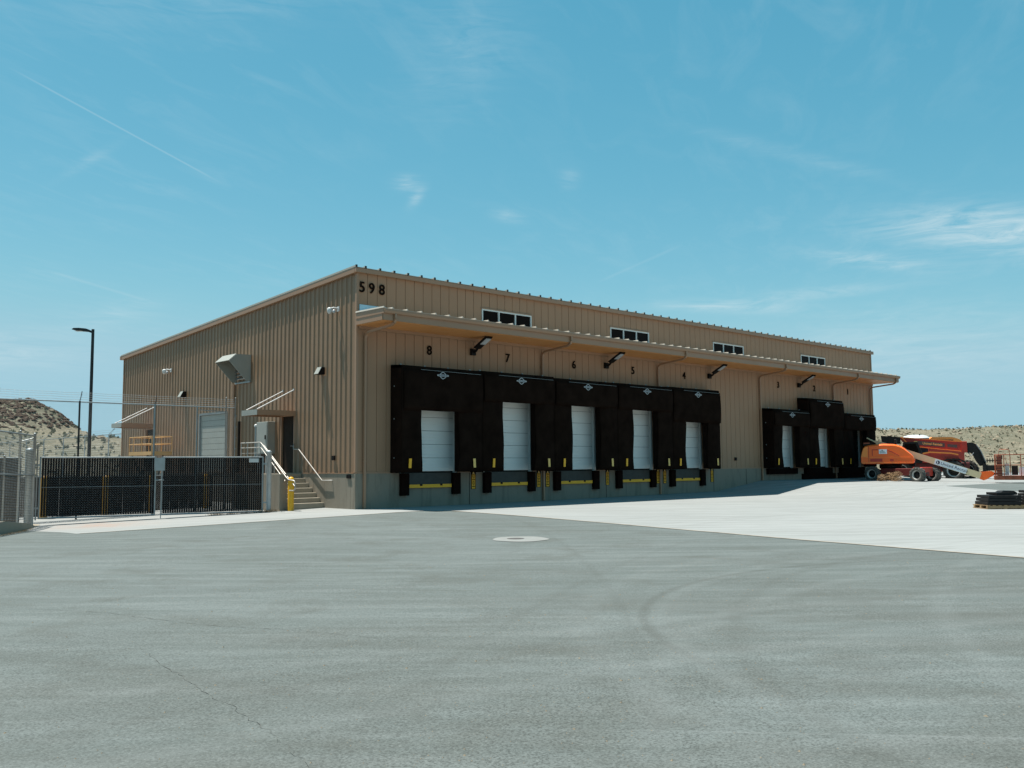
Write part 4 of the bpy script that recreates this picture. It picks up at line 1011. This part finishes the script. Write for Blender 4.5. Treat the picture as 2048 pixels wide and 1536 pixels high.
# lamp post
T = thing('lamp_post', 'tall black lamp post with one flat head, left of the building', 'lamp post', (-2.58, 18.43, 0))
MB().tube([(0, 0, -1.45), (0, 0, 6.78)], .085, 10, True, .065).build('pole', 'lamp_black', T)
MB().lathe((0, 0, -1.4), [(.22, 0), (.22, .10), (.12, .14), (.1, .14)], 12).build('base_cover', 'lamp_black', T)
mb = MB(); dirv = Vector((-.66, .61, 0)).normalized()
def al(s, z, w_): 
    n_ = Vector((-dirv.y, dirv.x, 0))
    return [tuple(dirv*s+n_*w_+Vector((0, 0, z[0]))), tuple(dirv*s-n_*w_+Vector((0, 0, z[0]))), tuple(dirv*s-n_*w_+Vector((0, 0, z[1]))), tuple(dirv*s+n_*w_+Vector((0, 0, z[1])))]
prof = [(0, (6.58, 6.68), .04), (.14, (6.63, 6.74), .05), (.28, (6.67, 6.80), .14), (.6, (6.70, 6.83), .17), (.86, (6.74, 6.83), .15), (.96, (6.765, 6.79), .10)]
vs = []
for s, z, w_ in prof: vs += al(s, z, w_)
fs = [(i*4+k, i*4+(k+1) % 4, (i+1)*4+(k+1) % 4, (i+1)*4+k) for i in range(len(prof)-1) for k in range(4)]+[(0, 1, 2, 3), (20, 21, 22, 23)]
mb.add(vs, fs).build('lamp_head', 'lamp_black', T)
mb = MB(); c_ = dirv*.62; n_ = Vector((-dirv.y, dirv.x, 0))
mb.hexa([tuple(c_+dirv*a+n_*b+Vector((0, 0, 6.692))) for a, b in ((-.2, -.12), (.2, -.12), (.2, .12), (-.2, .12))], [tuple(c_+dirv*a+n_*b+Vector((0, 0, 6.70))) for a, b in ((-.2, -.12), (.2, -.12), (.2, .12), (-.2, .12))])
mb.build('lens', 'lens', T)
# orange work platform by the far door
T = thing('orange_platform', 'orange railed work platform standing in front of the far gable door', 'work platform')
px0, px1, py0, py1 = -1.45, -.55, 13.9, 16.5
for z in (1.62, 1.30): 
    for X_ in (px0, px1): MB().tube([(X_, py0, z), (X_, py1, z)], .02, 6).build('rail', 'orange_rail', T)
    for Y_ in (py0, py1): MB().tube([(px0, Y_, z), (px1, Y_, z)], .02, 6).build('end_rail', 'orange_rail', T)
for Y_ in (py0, py0+1.15, py0+2.1, py1):
    for X_ in (px0, px1): MB().tube([(X_, Y_, .8), (X_, Y_, 1.63)], .024, 6).build('post', 'orange_rail', T)
MB().box(px0-.02, px1+.02, py0-.02, py1+.02, .80, .96).build('deck', 'orange_rail', T)
for Y_ in (py0+.4, py1-.4):
    mb = MB(); mb.bar((px0+.1, Y_-.35, -1.2), (px1-.1, Y_+.3, .8), .06); mb.bar((px1-.1, Y_-.35, -1.2), (px0+.1, Y_+.3, .8), .06); mb.build('scissor_brace', 'steel_black', T)
MB().box(px0, px1, py0+.1, py1-.1, -1.25, -.85).build('chassis', 'steel_black', T)
for X_ in (px0, px1):
    for Y_ in (py0+.4, py1-.4): MB().lathe((X_, Y_, -1.18), [(.2, -.06), (.22, 0), (.2, .06)], 14, 'x').build('wheel', 'tyre', T)

# manhole with concrete collar
concrete('collar_concrete', (.215, .22, .21), (.13, .13, .115), .5, .5)
T = thing('manhole', 'round manhole in a pale concrete collar in the asphalt', 'manhole', (-3.95, -12.35, 0))
mb = MB(); N_ = 40; vs = [(0, 0, g(-3.95, -12.35)+.009)]
for k in range(N_):
    a = 2*math.pi*k/N_; rr = .60+.015*math.sin(5*a)+.02*noise.noise(Vector((math.cos(a)*2, math.sin(a)*2, 0))); vs.append((rr*math.cos(a), rr*math.sin(a), g(-3.95+rr*math.cos(a), -12.35+rr*math.sin(a))+.008))
mb.add(vs, [(0, 1+k, 1+(k+1) % N_) for k in range(N_)]); mb.build('collar', 'collar_concrete', T)
MB().lathe((-.02, .13, g(-3.95, -12.3)+.004), [(.19, 0), (.19, .006), (.17, .010), (0, .010)], 20).build('cover', 'lid_iron', T)

# ------------------------------------------------------------------ machines
def wheel(T, x, y, z, r_, w_, m='tyre', rz=0., rimm='rim_grey', knobs=14, nm='wheel', dusty=True):
    Mx = Matrix.Translation((x, y, z)) @ Matrix.Rotation(rz, 4, 'Z')
    t_ = MB(); hw = w_/2
    t_.lathe((0, 0, 0), [(r_*.60, -hw*.85), (r_*.64, -hw), (r_*.88, -hw), (r_*.95, -hw*.8), (r_*.95, hw*.8), (r_*.88, hw), (r_*.64, hw), (r_*.60, hw*.85)], 26, 'y', False)
    for k in range(knobs):
        for s_ in (-1, 1):
            a = 2*math.pi*(k+(.5 if s_ > 0 else 0))/knobs; Ma = Matrix.Rotation(a, 4, 'Y')
            b = MB(); b.hexa([(r_*.86, s_*hw*1.02, -.035), (r_*.86, s_*hw*.10, -.075), (r_*.86, s_*hw*.10, -.0), (r_*.86, s_*hw*1.02, .05)],
                             [(r_*1.0, s_*hw*.95, -.03), (r_*1.0, s_*hw*.10, -.07), (r_*1.0, s_*hw*.10, -.005), (r_*1.0, s_*hw*.95, .045)]); b.xf(Ma); t_.add(b.v, b.f)
    t_.xf(Mx); o = t_.build(nm, m, T)
    rm = MB(); rm.lathe((0, 0, 0), [(r_*.61, -hw*.86), (r_*.58, -hw*.9), (r_*.545, -hw*.86), (r_*.50, -hw*.25), (r_*.25, -hw*.22), (0, -hw*.22)], 22, 'y', False)
    rm.xf(Mx); rm.build('rim', rimm, o)
    dk = MB(); dk.lathe((0, 0, 0), [(r_*.50, -hw*.27), (r_*.24, -hw*.30), (r_*.235, -hw*.58), (r_*.10, -hw*.625), (0, -hw*.625)], 20, 'y'); dk.xf(Mx); dk.build('hub', 'steel_black', o)
    hb = MB()
    for k in range(8):
        a = 2*math.pi*k/8; hb.box(r_*.34*math.cos(a)-.012, r_*.34*math.cos(a)+.012, -hw*.3, -hw*.22, r_*.34*math.sin(a)-.012, r_*.34*math.sin(a)+.012)
    hb.xf(Mx); hb.build('wheel_nuts', 'steel_black', o, kind='stuff')
    return o
A0 = R(-67.85); LO = (33.496, -1.993, -.80)
T = thing('boom_lift', 'orange boom lift with a cream boom lowered to a rusty red basket', 'boom lift', LO, A0)
ch = R(-21)   # chassis turned further than the turntable
Mc = Matrix.Translation((0, -1.0, 0)) @ Matrix.Rotation(ch, 4, 'Z')
def cpt(x, y, z=0): return Mc @ Vector((x, y, z))
WB, TR, RW = 2.50, 2.05, .42
for x_, y_ in ((0, 0), (WB, 0), (0, TR), (WB, TR)):
    p = cpt(x_, y_); wheel(T, p.x, p.y, RW+(.0 if x_ == 0 else -.05), RW, .34, 'tyre_dusty', ch+(R(-10) if x_ else 0), knobs=14)
mb = MB().box(.35, 2.15, .25, 1.8, .32, .72); mb.xf(Mc); mb.build('chassis', 'dark_red', T, bevel=.03)
mb = MB().box(-.15, 2.65, .85, 1.2, .30, .5); mb.xf(Mc); mb.build('axle_beam', 'dark_red', T, bevel=.02)
mb = MB().box(2.1, 2.62, .30, 1.75, .30, .78); mb.xf(Mc); mb.build('front_axle_box', 'red_paint', T, bevel=.04)
mb = MB().box(.1, .5, .30, 1.75, .30, .66); mb.xf(Mc); mb.build('rear_axle_box', 'dark_red', T, bevel=.04)
MB().lathe((.9, 0, .70), [(.55, 0), (.6, .05), (.6, .22), (.5, .28)], 24).build('turntable_ring', 'steel_black', T)
hood = [(-.58, 1.03), (-.58, 1.34), (-.54, 1.60), (-.46, 1.86), (-.34, 1.98), (-.15, 2.03), (.30, 2.07), (.62, 2.09), (1.08, 2.07), (1.30, 2.03), (1.50, 1.95), (1.66, 1.84), (1.80, 1.71), (1.98, 1.54), (2.11, 1.40), (2.19, 1.24), (2.17, 1.05), (2.10, .99), (-.50, .98)]
def hood_side(y0, y1, nm):
    # loft the outline with rounded shoulders
    mb = MB(); cx, cz = .8, 1.45; secs = [(y0, .90), (y0+(.06 if y1 > y0 else -.06), .965), (y0+(.18 if y1 > y0 else -.18), 1.0), (y1, 1.0)]
    vs = []; n_ = len(hood)
    for (yy, s_) in secs:
        for (a, b) in hood: vs.append((cx+(a-cx)*(.985 if s_ < .95 else 1), yy, (b if b < 1.3 else 1.3+(b-1.3)*s_) if b > 1.1 else b))
    fs = [(j*n_+i, j*n_+(i+1) % n_, (j+1)*n_+(i+1) % n_, (j+1)*n_+i) for j in range(len(secs)-1) for i in range(n_)]
    mb.add(vs, fs, True); mb.add(vs[:n_], [tuple(range(n_))]); mb.add(vs[-n_:], [tuple(range(n_))])
    return mb.build(nm, 'orange_paint', T)
h1 = hood_side(-1.18, -.38, 'engine_hood'); h2 = hood_side(1.18, .38, 'tank_hood')
MB().box(-.56, 2.15, -1.195, -1.184, 1.02, 1.05).build('lower_lip', 'orange_light', h1)
MB().box(-.30, 2.02, -1.192, -1.183, 1.335, 1.352).build('panel_crease', 'orange_light', h1)
MB().prism([(-.56, 1.36), (-.22, 1.36), (-.20, 1.93), (-.31, 1.93), (-.42, 1.84), (-.50, 1.60)], -1.1945, -1.184).build('rear_cover', 'orange_light', h1)
MB().box(-.165, -.15, -1.196, -1.183, 1.04, 1.98).build('panel_gap', 'dark_red', h1)
MB().box(-.08, .55, -1.193, -1.183, 1.10, 1.27).build('lower_vent', 'red_paint', h1)
MB().prism([(.02, 1.78), (.75, 1.78), (1.05, 1.66), (1.45, 1.42), (1.39, 1.42), (1.02, 1.62), (.74, 1.74), (.06, 1.74), (.06, 1.42), (.02, 1.42)], -1.195, -1.183).build('door_groove', 'red_paint', h1)
MB().box(.95, 1.12, -1.193, -1.183, 1.12, 1.24).build('hand_hole', 'red_paint', h1)
MB().prism([(1.62, 1.80), (1.78, 1.70), (1.60, 1.68), (1.38, 1.72)], -1.02, -.98).build('air_scoop', 'dark_red', h1)
MB().box(.38, .80, -1.200, -1.186, 1.53, 1.78).build('decal', 'decal_white', h1)
for i, (a, b) in enumerate(((.43, .75), (.43, .70), (.43, .66))): MB().box(a, b, -1.203, -1.201, 1.58+.05*i, 1.598+.05*i).build('decal_line', 'decal_grey', h1)
MB().lathe((.55, -1.201, 1.725), [(.03, -.003), (.03, 0)], 10, 'y').build('decal_mark', 'decal_blue', h1)
MB().box(-.5, 2.0, -.37, .37, .95, 1.35).build('turntable_frame', 'red_paint', T, bevel=.03)
MB().box(2.0, 2.2, -.37, .37, .85, 1.25).build('boom_stop', 'steel_black', T)
bx0, bz0, bx1, bz1 = .15, 2.16, 5.42, .305
bm_ = MB(); th = .34
def boomz(x): return bz0+(bz1-bz0)*(x-bx0)/(bx1-bx0)
sl_ = math.atan2(bz1-bz0, bx1-bx0); nx_, nz_ = -math.sin(sl_), math.cos(sl_)
def bp_(x, o_): return (x+nx_*o_, boomz(x)+nz_*o_)
bm_.prism([bp_(-.05, .05), bp_(.2, .17), bp_(5.42, .17), bp_(5.42, -.17), bp_(1.2, -.17), bp_(.4, -.05)], -.17, .17)
bo = bm_.build('main_boom', 'cream_paint', T, bevel=.02)
MB().prism([bp_(-.35, .16), bp_(.35, .05), bp_(.35, -.03), bp_(-.35, .10)], -.10, .10).build('boom_tail', 'cream_paint', T)
MB().tube([(-.45, -.05, 2.42), (-.42, -.05, 2.1), (-.2, -.05, 2.0)], .05, 8).build('hose_loop', 'rubber', T)
MB().box(-.46, -.05, -.9, -.6, 2.0, 2.12).build('beacon_guard', 'steel_black', T)
MB().box(-.42, -.12, -.95, -.62, 2.10, 2.17).build('beacon', 'rail_rust', T)
MB().box(1.18, 1.30, -.95, -.6, 1.98, 2.34).build('exhaust_stack', 'steel_black', T, bevel=.03)
# decal on the boom with the rental lettering
cxm = 3.97; czm = boomz(3.97)
dl = MB(); dl.prism([bp_(3.18, .155), bp_(4.74, .155), bp_(4.74, -.155), bp_(3.18, -.155)], -.180, -.1712); db = dl.build('boom_decal', 'decal_white', bo)
rotm = (R(90), -sl_, 0)
tx = put_text('lettering', 'United Rentals', .235, (cxm+.17, -.184, czm-.055), (0, 0, 0), 'decal_blue', bo, .0, .002, 1.0)
tx.rotation_euler = (Matrix.Rotation(-sl_, 4, 'Y') @ Matrix.Rotation(R(90), 4, 'X')).to_euler()
lm = MB(); lm.lathe((3.34, -.184, boomz(3.34)), [(.10, 0), (.10, .004), (0, .004)], 16, 'y'); lm.build('round_mark', 'decal_blue', bo)
MB().box(3.30, 3.345, -.190, -.187, boomz(3.34)-.06, boomz(3.34)+.06).build('round_mark_bar', 'decal_white', bo)
# knuckle, jib, basket
MB().prism([(5.42, .50), (5.95, .56), (6.10, .46), (6.0, .28), (5.85, .22), (5.70, .10), (5.55, .05), (5.36, .13)], -.14, .14).build('boom_knuckle', 'orange_paint', T, bevel=.02)
MB().bar((5.70, 0, .15), (6.1, 0, .40), .10, .08).build('jib_cylinder', 'steel_black', T)
MB().bar((5.9, .02, .40), (6.25, .02, .42), .10, .08).build('jib_link', 'steel_black', T)
bk = MB().box(6.07, 7.9, -.45, .45, .08, .31).build('basket_floor', 'rail_rust', T, bevel=.01)
MB().box(6.20, 6.46, -.40, -.30, .31, 1.40).build('control_column', 'rail_rust', T, bevel=.01)
MB().box(6.22, 6.50, -.28, .0, 1.18, 1.40).build('control_box', 'steel_black', T, bevel=.02)
for i in range(7): MB().box(6.19, 6.47, -.415, -.401, .40+.14*i, .44+.14*i).build('column_rung', 'dark_red', T)
rb = [(6.15, -.45), (6.15, .45), (7.85, -.45), (7.85, .45), (6.85, -.45), (7.35, -.45), (6.9, .45), (7.4, .45), (6.55, -.45)]
for (x_, y_) in rb: MB().tube([(x_, y_, .3), (x_, y_, 1.43)], .022, 6).build('basket_post', 'rail_rust', T)
for z in (1.43, .87):
    MB().tube([(6.15, -.45, z), (7.85, -.45, z), (7.85, .45, z), (6.15, .45, z), (6.15, -.45, z)], .022, 6).build('basket_rail', 'rail_rust', T)
MB().tube([(6.30, -.40, 1.40), (6.36, -.42, 1.72), (6.80, -.42, 1.70), (6.86, -.45, 1.40)], .02, 6).build('guard_hoop', 'rail_rust', T)
MB().tube([(6.52, -.35, 1.40), (6.56, -.35, 1.65), (6.7, -.35, .9)], .016, 6).build('guard_strut', 'rail_rust', T)
MB().box(6.95, 7.25, .35, .44, .33, .83).build('tool_box', 'steel_black', T); MB().box(7.3, 7.75, .36, .44, .33, .75).build('side_board', 'decal_white', T)
MB().box(6.62, 6.80, -.2, .0, .33, .95).build('foot_panel', 'white_plastic', T)
# telehandler
TO = (41.996, -3.023, -.90)
T = thing('telehandler', 'red telescopic handler with a black boom nose, parked behind the boom lift', 'telehandler', TO, A0)
Mc = Matrix.Translation((0, -1.0, 0)) @ Matrix.Rotation(R(-10), 4, 'Z')
for x_, y_ in ((0, 0), (0, 2.0), (-3.0, 0), (-3.0, 2.0)):
    p = Mc @ Vector((x_, y_, 0)); wheel(T, p.x+(.45 if y_ and not x_ else 0), p.y, .63, .64, .42, 'tyre', R(-10), knobs=16)
MB().box(-3.6, .9, -.45, .75, .62, 1.12).build('frame', 'dark_red', T, bevel=.04)
MB().prism([(-1.75, 1.12), (.35, 1.12), (.30, 1.62), (-.1, 1.72), (-1.3, 1.80), (-1.70, 1.72)], -.95, -.35).build('engine_cover', 'red_paint', T, bevel=.05)
MB().prism([(-1.72, 1.73), (-1.3, 1.81), (-.1, 1.73), (.28, 1.64), (.28, 1.56), (-.1, 1.65), (-1.3, 1.73), (-1.72, 1.65)], -.96, -.955).build('cover_edge', 'orange_light', T)
MB().prism([(-.75, .98), (-.65, 1.22), (-.35, 1.36), (.30, 1.36), (.62, 1.22), (.72, 1.0), (.66, .98), (.55, 1.16), (.26, 1.28), (-.32, 1.28), (-.58, 1.16), (-.68, .98)], -1.25, -.75).build('mudguard', 'steel_black', T)
cab = MB(); cab.prism([(-2.9, 1.1), (-1.8, 1.1), (-1.8, 1.9), (-2.0, 2.42), (-2.8, 2.42), (-2.95, 1.9)], -1.0, -.15); cab.build('cab', 'steel_black', T, bevel=.04)
MB().prism([(-2.75, 1.55), (-1.95, 1.55), (-1.95, 1.9), (-2.1, 2.3), (-2.7, 2.3), (-2.8, 1.9)], -1.012, -1.002).build('cab_window', 'glass_dark', T)
def tb(x): return 2.86+(2.39-2.86)*(x+4.15)/4.9
tz = lambda x, o_: (x, tb(x)-o_)
MB().prism([tz(-3.0, 0), tz(.75, 0), (.73, 1.76), (-2.50, 2.16), (-2.75, 2.30), (-3.0, 2.6)], -.22, .22).build('outer_boom', 'red_paint', T, bevel=.02)
MB().prism([tz(-4.15, 0), tz(-3.01, 0), (-3.01, 2.32), (-4.10, 2.33)], -.25, .25).build('boom_tail', 'steel_black', T, bevel=.02)
MB().prism([tz(-3.0, -.012), tz(.76, -.012), tz(.76, .035), tz(-3.0, .035)], -.232, -.221).build('top_flange', 'orange_light', T)
MB().prism([(.73, 1.76), (-2.50, 2.16), (-2.50, 2.21), (.73, 1.81)], -.235, -.222).build('bottom_flange', 'orange_light', T)
MB().prism([(-2.94, 2.72), (-2.50, 2.20), (-2.42, 2.20), (-2.86, 2.72)], -.236, -.222).build('gusset', 'orange_light', T)
MB().prism([(-2.1, 2.50), (-.45, 2.33), (-.45, 2.07), (-2.1, 2.26)], -.229, -.221).build('boom_decal', 'decal_grey', T)
t_ = put_text('lettering', 'United Rentals', .20, (-1.15, -.236, 2.285), (0, 0, 0), 'faded_yellow', T, .006, .002, .95)
t_.rotation_euler = (Matrix.Rotation(R(5.5), 4, 'Y') @ Matrix.Rotation(R(90), 4, 'X')).to_euler()
MB().box(-2.22, -2.02, -.24, -.231, 2.27, 2.48).build('square_mark', 'faded_yellow', T)
MB().prism([(-.30, 2.27), (.24, 2.21), (.24, 2.02), (-.30, 2.09)], -.229, -.221).build('boom_label', 'decal_grey', T)
MB().box(.45, .80, -.26, .26, 1.74, 2.42).build('boom_collar', 'red_paint', T, bevel=.02)
MB().prism([(.80, 2.34), (1.08, 2.36), (1.30, 2.24), (1.52, 1.85), (1.80, 1.20), (1.78, .95), (1.45, .90), (1.25, 1.2), (1.10, 1.55), (.98, 1.72), (.80, 1.70)], -.16, .16).build('boom_nose', 'steel_black', T, bevel=.03)
MB().tube([(1.30, -.2, 2.22), (1.55, -.2, 1.8), (1.80, -.2, 1.1)], .035, 6).build('hydraulic_hose', 'galv', T)
MB().tube([(.85, -.2, 1.70), (1.0, -.25, 1.5), (1.15, -.22, 1.72)], .03, 6).build('hose_loop', 'galv', T)
fk = MB(); fk.box(1.62, 1.80, -.6, .6, .35, 1.05); fk.build('fork_carriage', 'steel_black', T)
for y_ in (-.35, .35): MB().box(1.80, 2.9, y_-.06, y_+.06, .36, .44).build('fork', 'steel_black', T)
mb = MB(); mb.bar((1.8, -.6, 1.22), (2.45, -.6, 1.22), .06)
for i in range(5): mb.bar((1.85+.15*i, -.6, 1.10), (1.85+.15*i, -.6, 1.36), .05)
mb.build('load_guard', 'steel_black', T)
MB().box(1.8, 2.5, -.55, .55, .62, .95).build('tilt_box', 'steel_black', T, bevel=.03)
# portable toilet behind
T = thing('portable_toilet', 'portable toilet with a white domed roof and blue body behind the telehandler', 'portable toilet', (42.17, -.63, -.85), A0+R(25))
MB().box(-.56, .56, -.56, .56, .0, 2.42).build('cabin', 'toilet_blue', T, bevel=.03)
MB().box(-.62, .62, -.62, .62, 2.42, 2.64).build('roof_rim', 'toilet_blue', T, bevel=.02)
mb = MB(); vs = []
for j in range(5):
    s_ = 1-.22*j**1.4/2.2; vs += [(a*.66*s_, b*.66*s_, 2.64+.22*math.sin(j/4*1.57)) for a, b in ((-1, -1), (1, -1), (1, 1), (-1, 1))]
mb.add(vs, [(j*4+k, j*4+(k+1) % 4, (j+1)*4+(k+1) % 4, (j+1)*4+k) for j in range(4) for k in range(4)]+[(16, 17, 18, 19)], True); mb.build('domed_roof', 'toilet_roof', T)
MB().lathe((.1, -.4, 2.80), [(.05, 0), (.05, .1), (0, .1)], 8).build('vent_stack', 'steel_black', T)
MB().box(-.35, .35, -.58, -.561, .1, 2.2).build('door', 'toilet_blue', T)
# orange cover of a further machine
T = thing('orange_loader', 'orange rounded engine cover of a further machine behind the red boom', 'machine', (46.4, -.45, -.88), A0+R(25))
MB().prism([(-1.2, 2.3), (-1.2, 2.60), (-.9, 2.80), (.4, 2.80), (.9, 2.66), (1.3, 2.35), (1.3, 2.3)], -.8, .8).build('engine_cover', 'orange_light', T, bevel=.08)
MB().box(-1.15, 1.25, -.75, .75, .5, 2.29).build('body', 'red_paint', T, bevel=.05)
MB().box(-1.1, .5, -.82, .82, 2.55, 2.62).build('dark_line', 'dark_red', T)
for x_ in (-.9, .95): wheel(T, x_, -.7, .48, .48, .3, 'tyre', 0)
for x_ in (-.9, .95): wheel(T, x_, .7, .48, .48, .3, 'tyre', 0)
# tumbleweeds under the lift
rd_ = random.Random(4)
def weed(x, y, z, r_, lb):
    b = MB()
    for i in range(60):
        th0, ph = rd_.uniform(0, 6.28), rd_.uniform(-.9, 1.4); rr = r_*rd_.uniform(.5, 1); pts = []
        for s_ in range(5):
            a = th0+s_*.45; e = ph+.3*math.sin(s_+i); pts.append((rr*math.cos(a)*math.cos(e), rr*math.sin(a)*math.cos(e), max(-r_*.62, rr*math.sin(e))*.85))
        b.tube(pts, .007, 3, False)
        if i % 2: b.tube([(0, 0, -r_*.5), tuple(Vector(pts[2])*.6), pts[2]], .006, 3, False)
    o = b.build('tumbleweed', 'straw'); o.location = (x, y, z+r_*.55); tag(o, lb, 'tumbleweed', 'dry tumbleweeds under the boom lift'); return o
weed(31.75, -4.1, -.78, .42, 'dry tumbleweed under the lift, nearest the front wheel'); weed(31.2, -3.55, -.77, .30, 'low dry tumbleweed at the left of the pile under the lift')
weed(32.3, -3.5, -.77, .38, 'dry tumbleweed at the back of the pile under the lift')

# pallets with steel at the right edge
PX = Vector((.7331, -.6801, 0)); ang = math.atan2(PX.y, PX.x)
def pallet(x, y, lb, rz):
    T = thing('pallet', lb, 'pallet', (x, y, g(x, y)+.006), rz, 'wooden pallets at the right edge')
    for i in range(3): MB().box(-.6, .6, -.5+.42*i, -.40+.42*i, .02, .11).build('stringer', 'wood', T)
    for i in range(7): MB().box(-.6+.185*i, -.50+.185*i, -.5, .5, .11, .13).build('deck_board', 'wood', T)
    for i in range(3): MB().box(-.6+.55*i, -.5+.55*i, -.5, .5, .0, .02).build('bottom_board', 'wood', T)
    return T
C1 = Vector((16.62-.7331*.2-.68*1.6, -14.15+.68*.2-.7331*1.6)); rd_ = random.Random(9)
def at_(s, d): p = C1+Vector((PX.x, PX.y))*s+Vector((-PX.y, PX.x))*d; return p
p1 = at_(0, .25); p2 = at_(1.45, .0)
pallet(p1.x, p1.y, 'wooden pallet under the lower black stack at the right edge', ang); pallet(p2.x, p2.y, 'wooden pallet under the taller black stack, cut by the frame', ang+R(3))
def slab(p, z, L, Wd, H, rz, lb, grp='black steel plates stacked on the pallets', tapered=0):
    mb = MB(); mb.hexa([(-L/2, -Wd/2, 0), (L/2, -Wd/2, 0), (L/2, Wd/2, 0), (-L/2, Wd/2, 0)], [(-L/2+tapered, -Wd/2, H), (L/2-tapered, -Wd/2, H), (L/2-tapered, Wd/2, H), (-L/2+tapered, Wd/2, H)])
    o = mb.build('steel_section', 'steel_black', bevel=.008); o.location = (p.x, p.y, z); o.rotation_euler = (0, 0, rz); tag(o, lb, 'steel section', grp); return o
zb = g(16, -14.5)+.14
names = ['lowest black steel section of the left stack', 'second black steel section up in the left stack', 'third black steel section up in the left stack']
z = zb
for i, h in enumerate((.115, .11, .10)):
    slab(at_(-.02+.02*i, .2), z, 1.12-.03*i, .85, h-.012, ang+R(rd_.uniform(-2, 2)), names[i]); z += h
slab(at_(.12, .2), z, .72, .6, .08, ang+R(6), 'small angled black plate on top of the left stack'); z += .082
slab(at_(.26, .2), z, .50, .5, .05, ang+R(-8), 'thin black offcut lying on the very top of the left stack', tapered=.08)
z = zb
for i, h in enumerate((.10, .09, .10, .09, .10)):
    slab(at_(1.38+.015*i, .0), z, 1.3-.02*i, .95, h-.014, ang+R(rd_.uniform(-2, 2)), ['bottom', 'second', 'middle', 'fourth', 'topmost'][i]+' black section of the taller stack cut by the right edge'); z += h
# dry weeds and grit drifted against the gate foot and the kerb
def weeds(name, pts, n, h, m, lb, seed):
    rd = random.Random(seed); b = MB()
    for _ in range(n):
        i = rd.randrange(len(pts)-1); t_ = rd.random(); x = pts[i][0]*(1-t_)+pts[i+1][0]*t_+rd.gauss(0, .07); y = pts[i][1]*(1-t_)+pts[i+1][1]*t_+rd.gauss(0, .05); z = g(x, y)+.004
        a = rd.uniform(0, 6.28); l = rd.uniform(.3, 1)*h; dx, dy = math.cos(a)*l*.8, math.sin(a)*l*.8
        b.add([(x-.006, y, z), (x+.006, y, z), (x+dx, y+dy, z+l)], [(0, 1, 2)])
    o = b.build(name, m, kind='stuff'); return o
weeds('dry_weeds', [(-4.1, 2.35), (-2.6, 2.0), (-2.0, 1.72)], 420, .14, 'straw', '', 2)
weeds('gravel_grit', [(-9.6, 2.2), (-10.4, .2), (-11.6, -2.4)], 260, .05, 'straw', '', 3)

# beige concrete lip along the asphalt edge, and cracks and loose grit in the asphalt
def ribbon(name, pts, w0, dz, m, jit=0., seed=0):
    rd = random.Random(seed); vs = []; P2 = []
    for a, b in zip(pts, pts[1:]):
        L_ = math.hypot(b[0]-a[0], b[1]-a[1]); k_ = max(1, int(L_/(.07 if jit else .6)))
        P2 += [(a[0]+(b[0]-a[0])*i/k_, a[1]+(b[1]-a[1])*i/k_) for i in range(k_)]
    P2.append(pts[-1]); n_ = len(P2)
    for i, (x, y) in enumerate(P2):
        a, b = P2[max(0, i-1)], P2[min(n_-1, i+1)]; d_ = Vector((b[0]-a[0], b[1]-a[1])).normalized(); nn = Vector((-d_.y, d_.x))
        o_ = rd.gauss(0, jit); ww = w0*(1 if not jit else rd.uniform(.3, 1.2)*math.sin(math.pi*min(.98, max(.02, i/n_)))**.5)
        for s_ in (-1, 1):
            X_, Y_ = x+nn.x*(o_+s_*ww), y+nn.y*(o_+s_*ww); vs.append((X_, Y_, g(X_, Y_)+dz))
    return struct(MB().add(vs, [(2*i, 2*i+1, 2*i+3, 2*i+2) for i in range(n_-1)]).build(name, m))
mat('edge_beige', (.42, .37, .30), .9, 0, .25, 2.5, .3, 40)
mat('crack_dark', (.115, .122, .108), .95, 0, .3, 8)
ribbon('concrete_edge', [(x_, y_) for y_, x_ in L2[1:-1]], .045, .0095, 'edge_beige')
ribbon('concrete_edge', [(-9.8, -2.72), (-5, -2.74), (.9, -2.74)], .03, .0095, 'edge_beige')
ribbon('asphalt_crack', [(-14.3, -18.2), (-14.46, -19.02), (-14.61, -20.12), (-14.70, -20.96), (-14.82, -21.71), (-15.02, -22.5)], .0032, .005, 'crack_dark', .012, 5)
ribbon('asphalt_crack', [(-14.6, -14.4), (-13.81, -15.72), (-13.35, -17.4), (-12.79, -18.45), (-12.3, -19.8)], .0045, .005, 'crack_dark', .010, 8)
rd = random.Random(21); b = MB()
for _ in range(2600):
    d_ = rd.uniform(3.5, 16); a_ = rd.gauss(0, .36); fx_ = Vector((FP.x, FP.y)); px_ = Vector((RP.x, RP.y))
    p = C0+fx_*d_+px_*d_*math.tan(a_)
    if p.x > l2(p.y)-.2: continue
    s_ = rd.uniform(.0025, .0065) if rd.random() < .93 else rd.uniform(.007, .013); z_ = g(p.x, p.y); q = [rd.uniform(.6, 1.4) for _ in range(3)]
    b.add([(p.x+s_*q[0], p.y, z_), (p.x-s_*.6, p.y+s_*q[1], z_), (p.x-s_*.6, p.y-s_*q[2], z_), (p.x, p.y, z_+s_*.9)], [(0, 1, 3), (1, 2, 3), (2, 0, 3)])
b.build('loose_grit', 'pale_rock', kind='stuff')
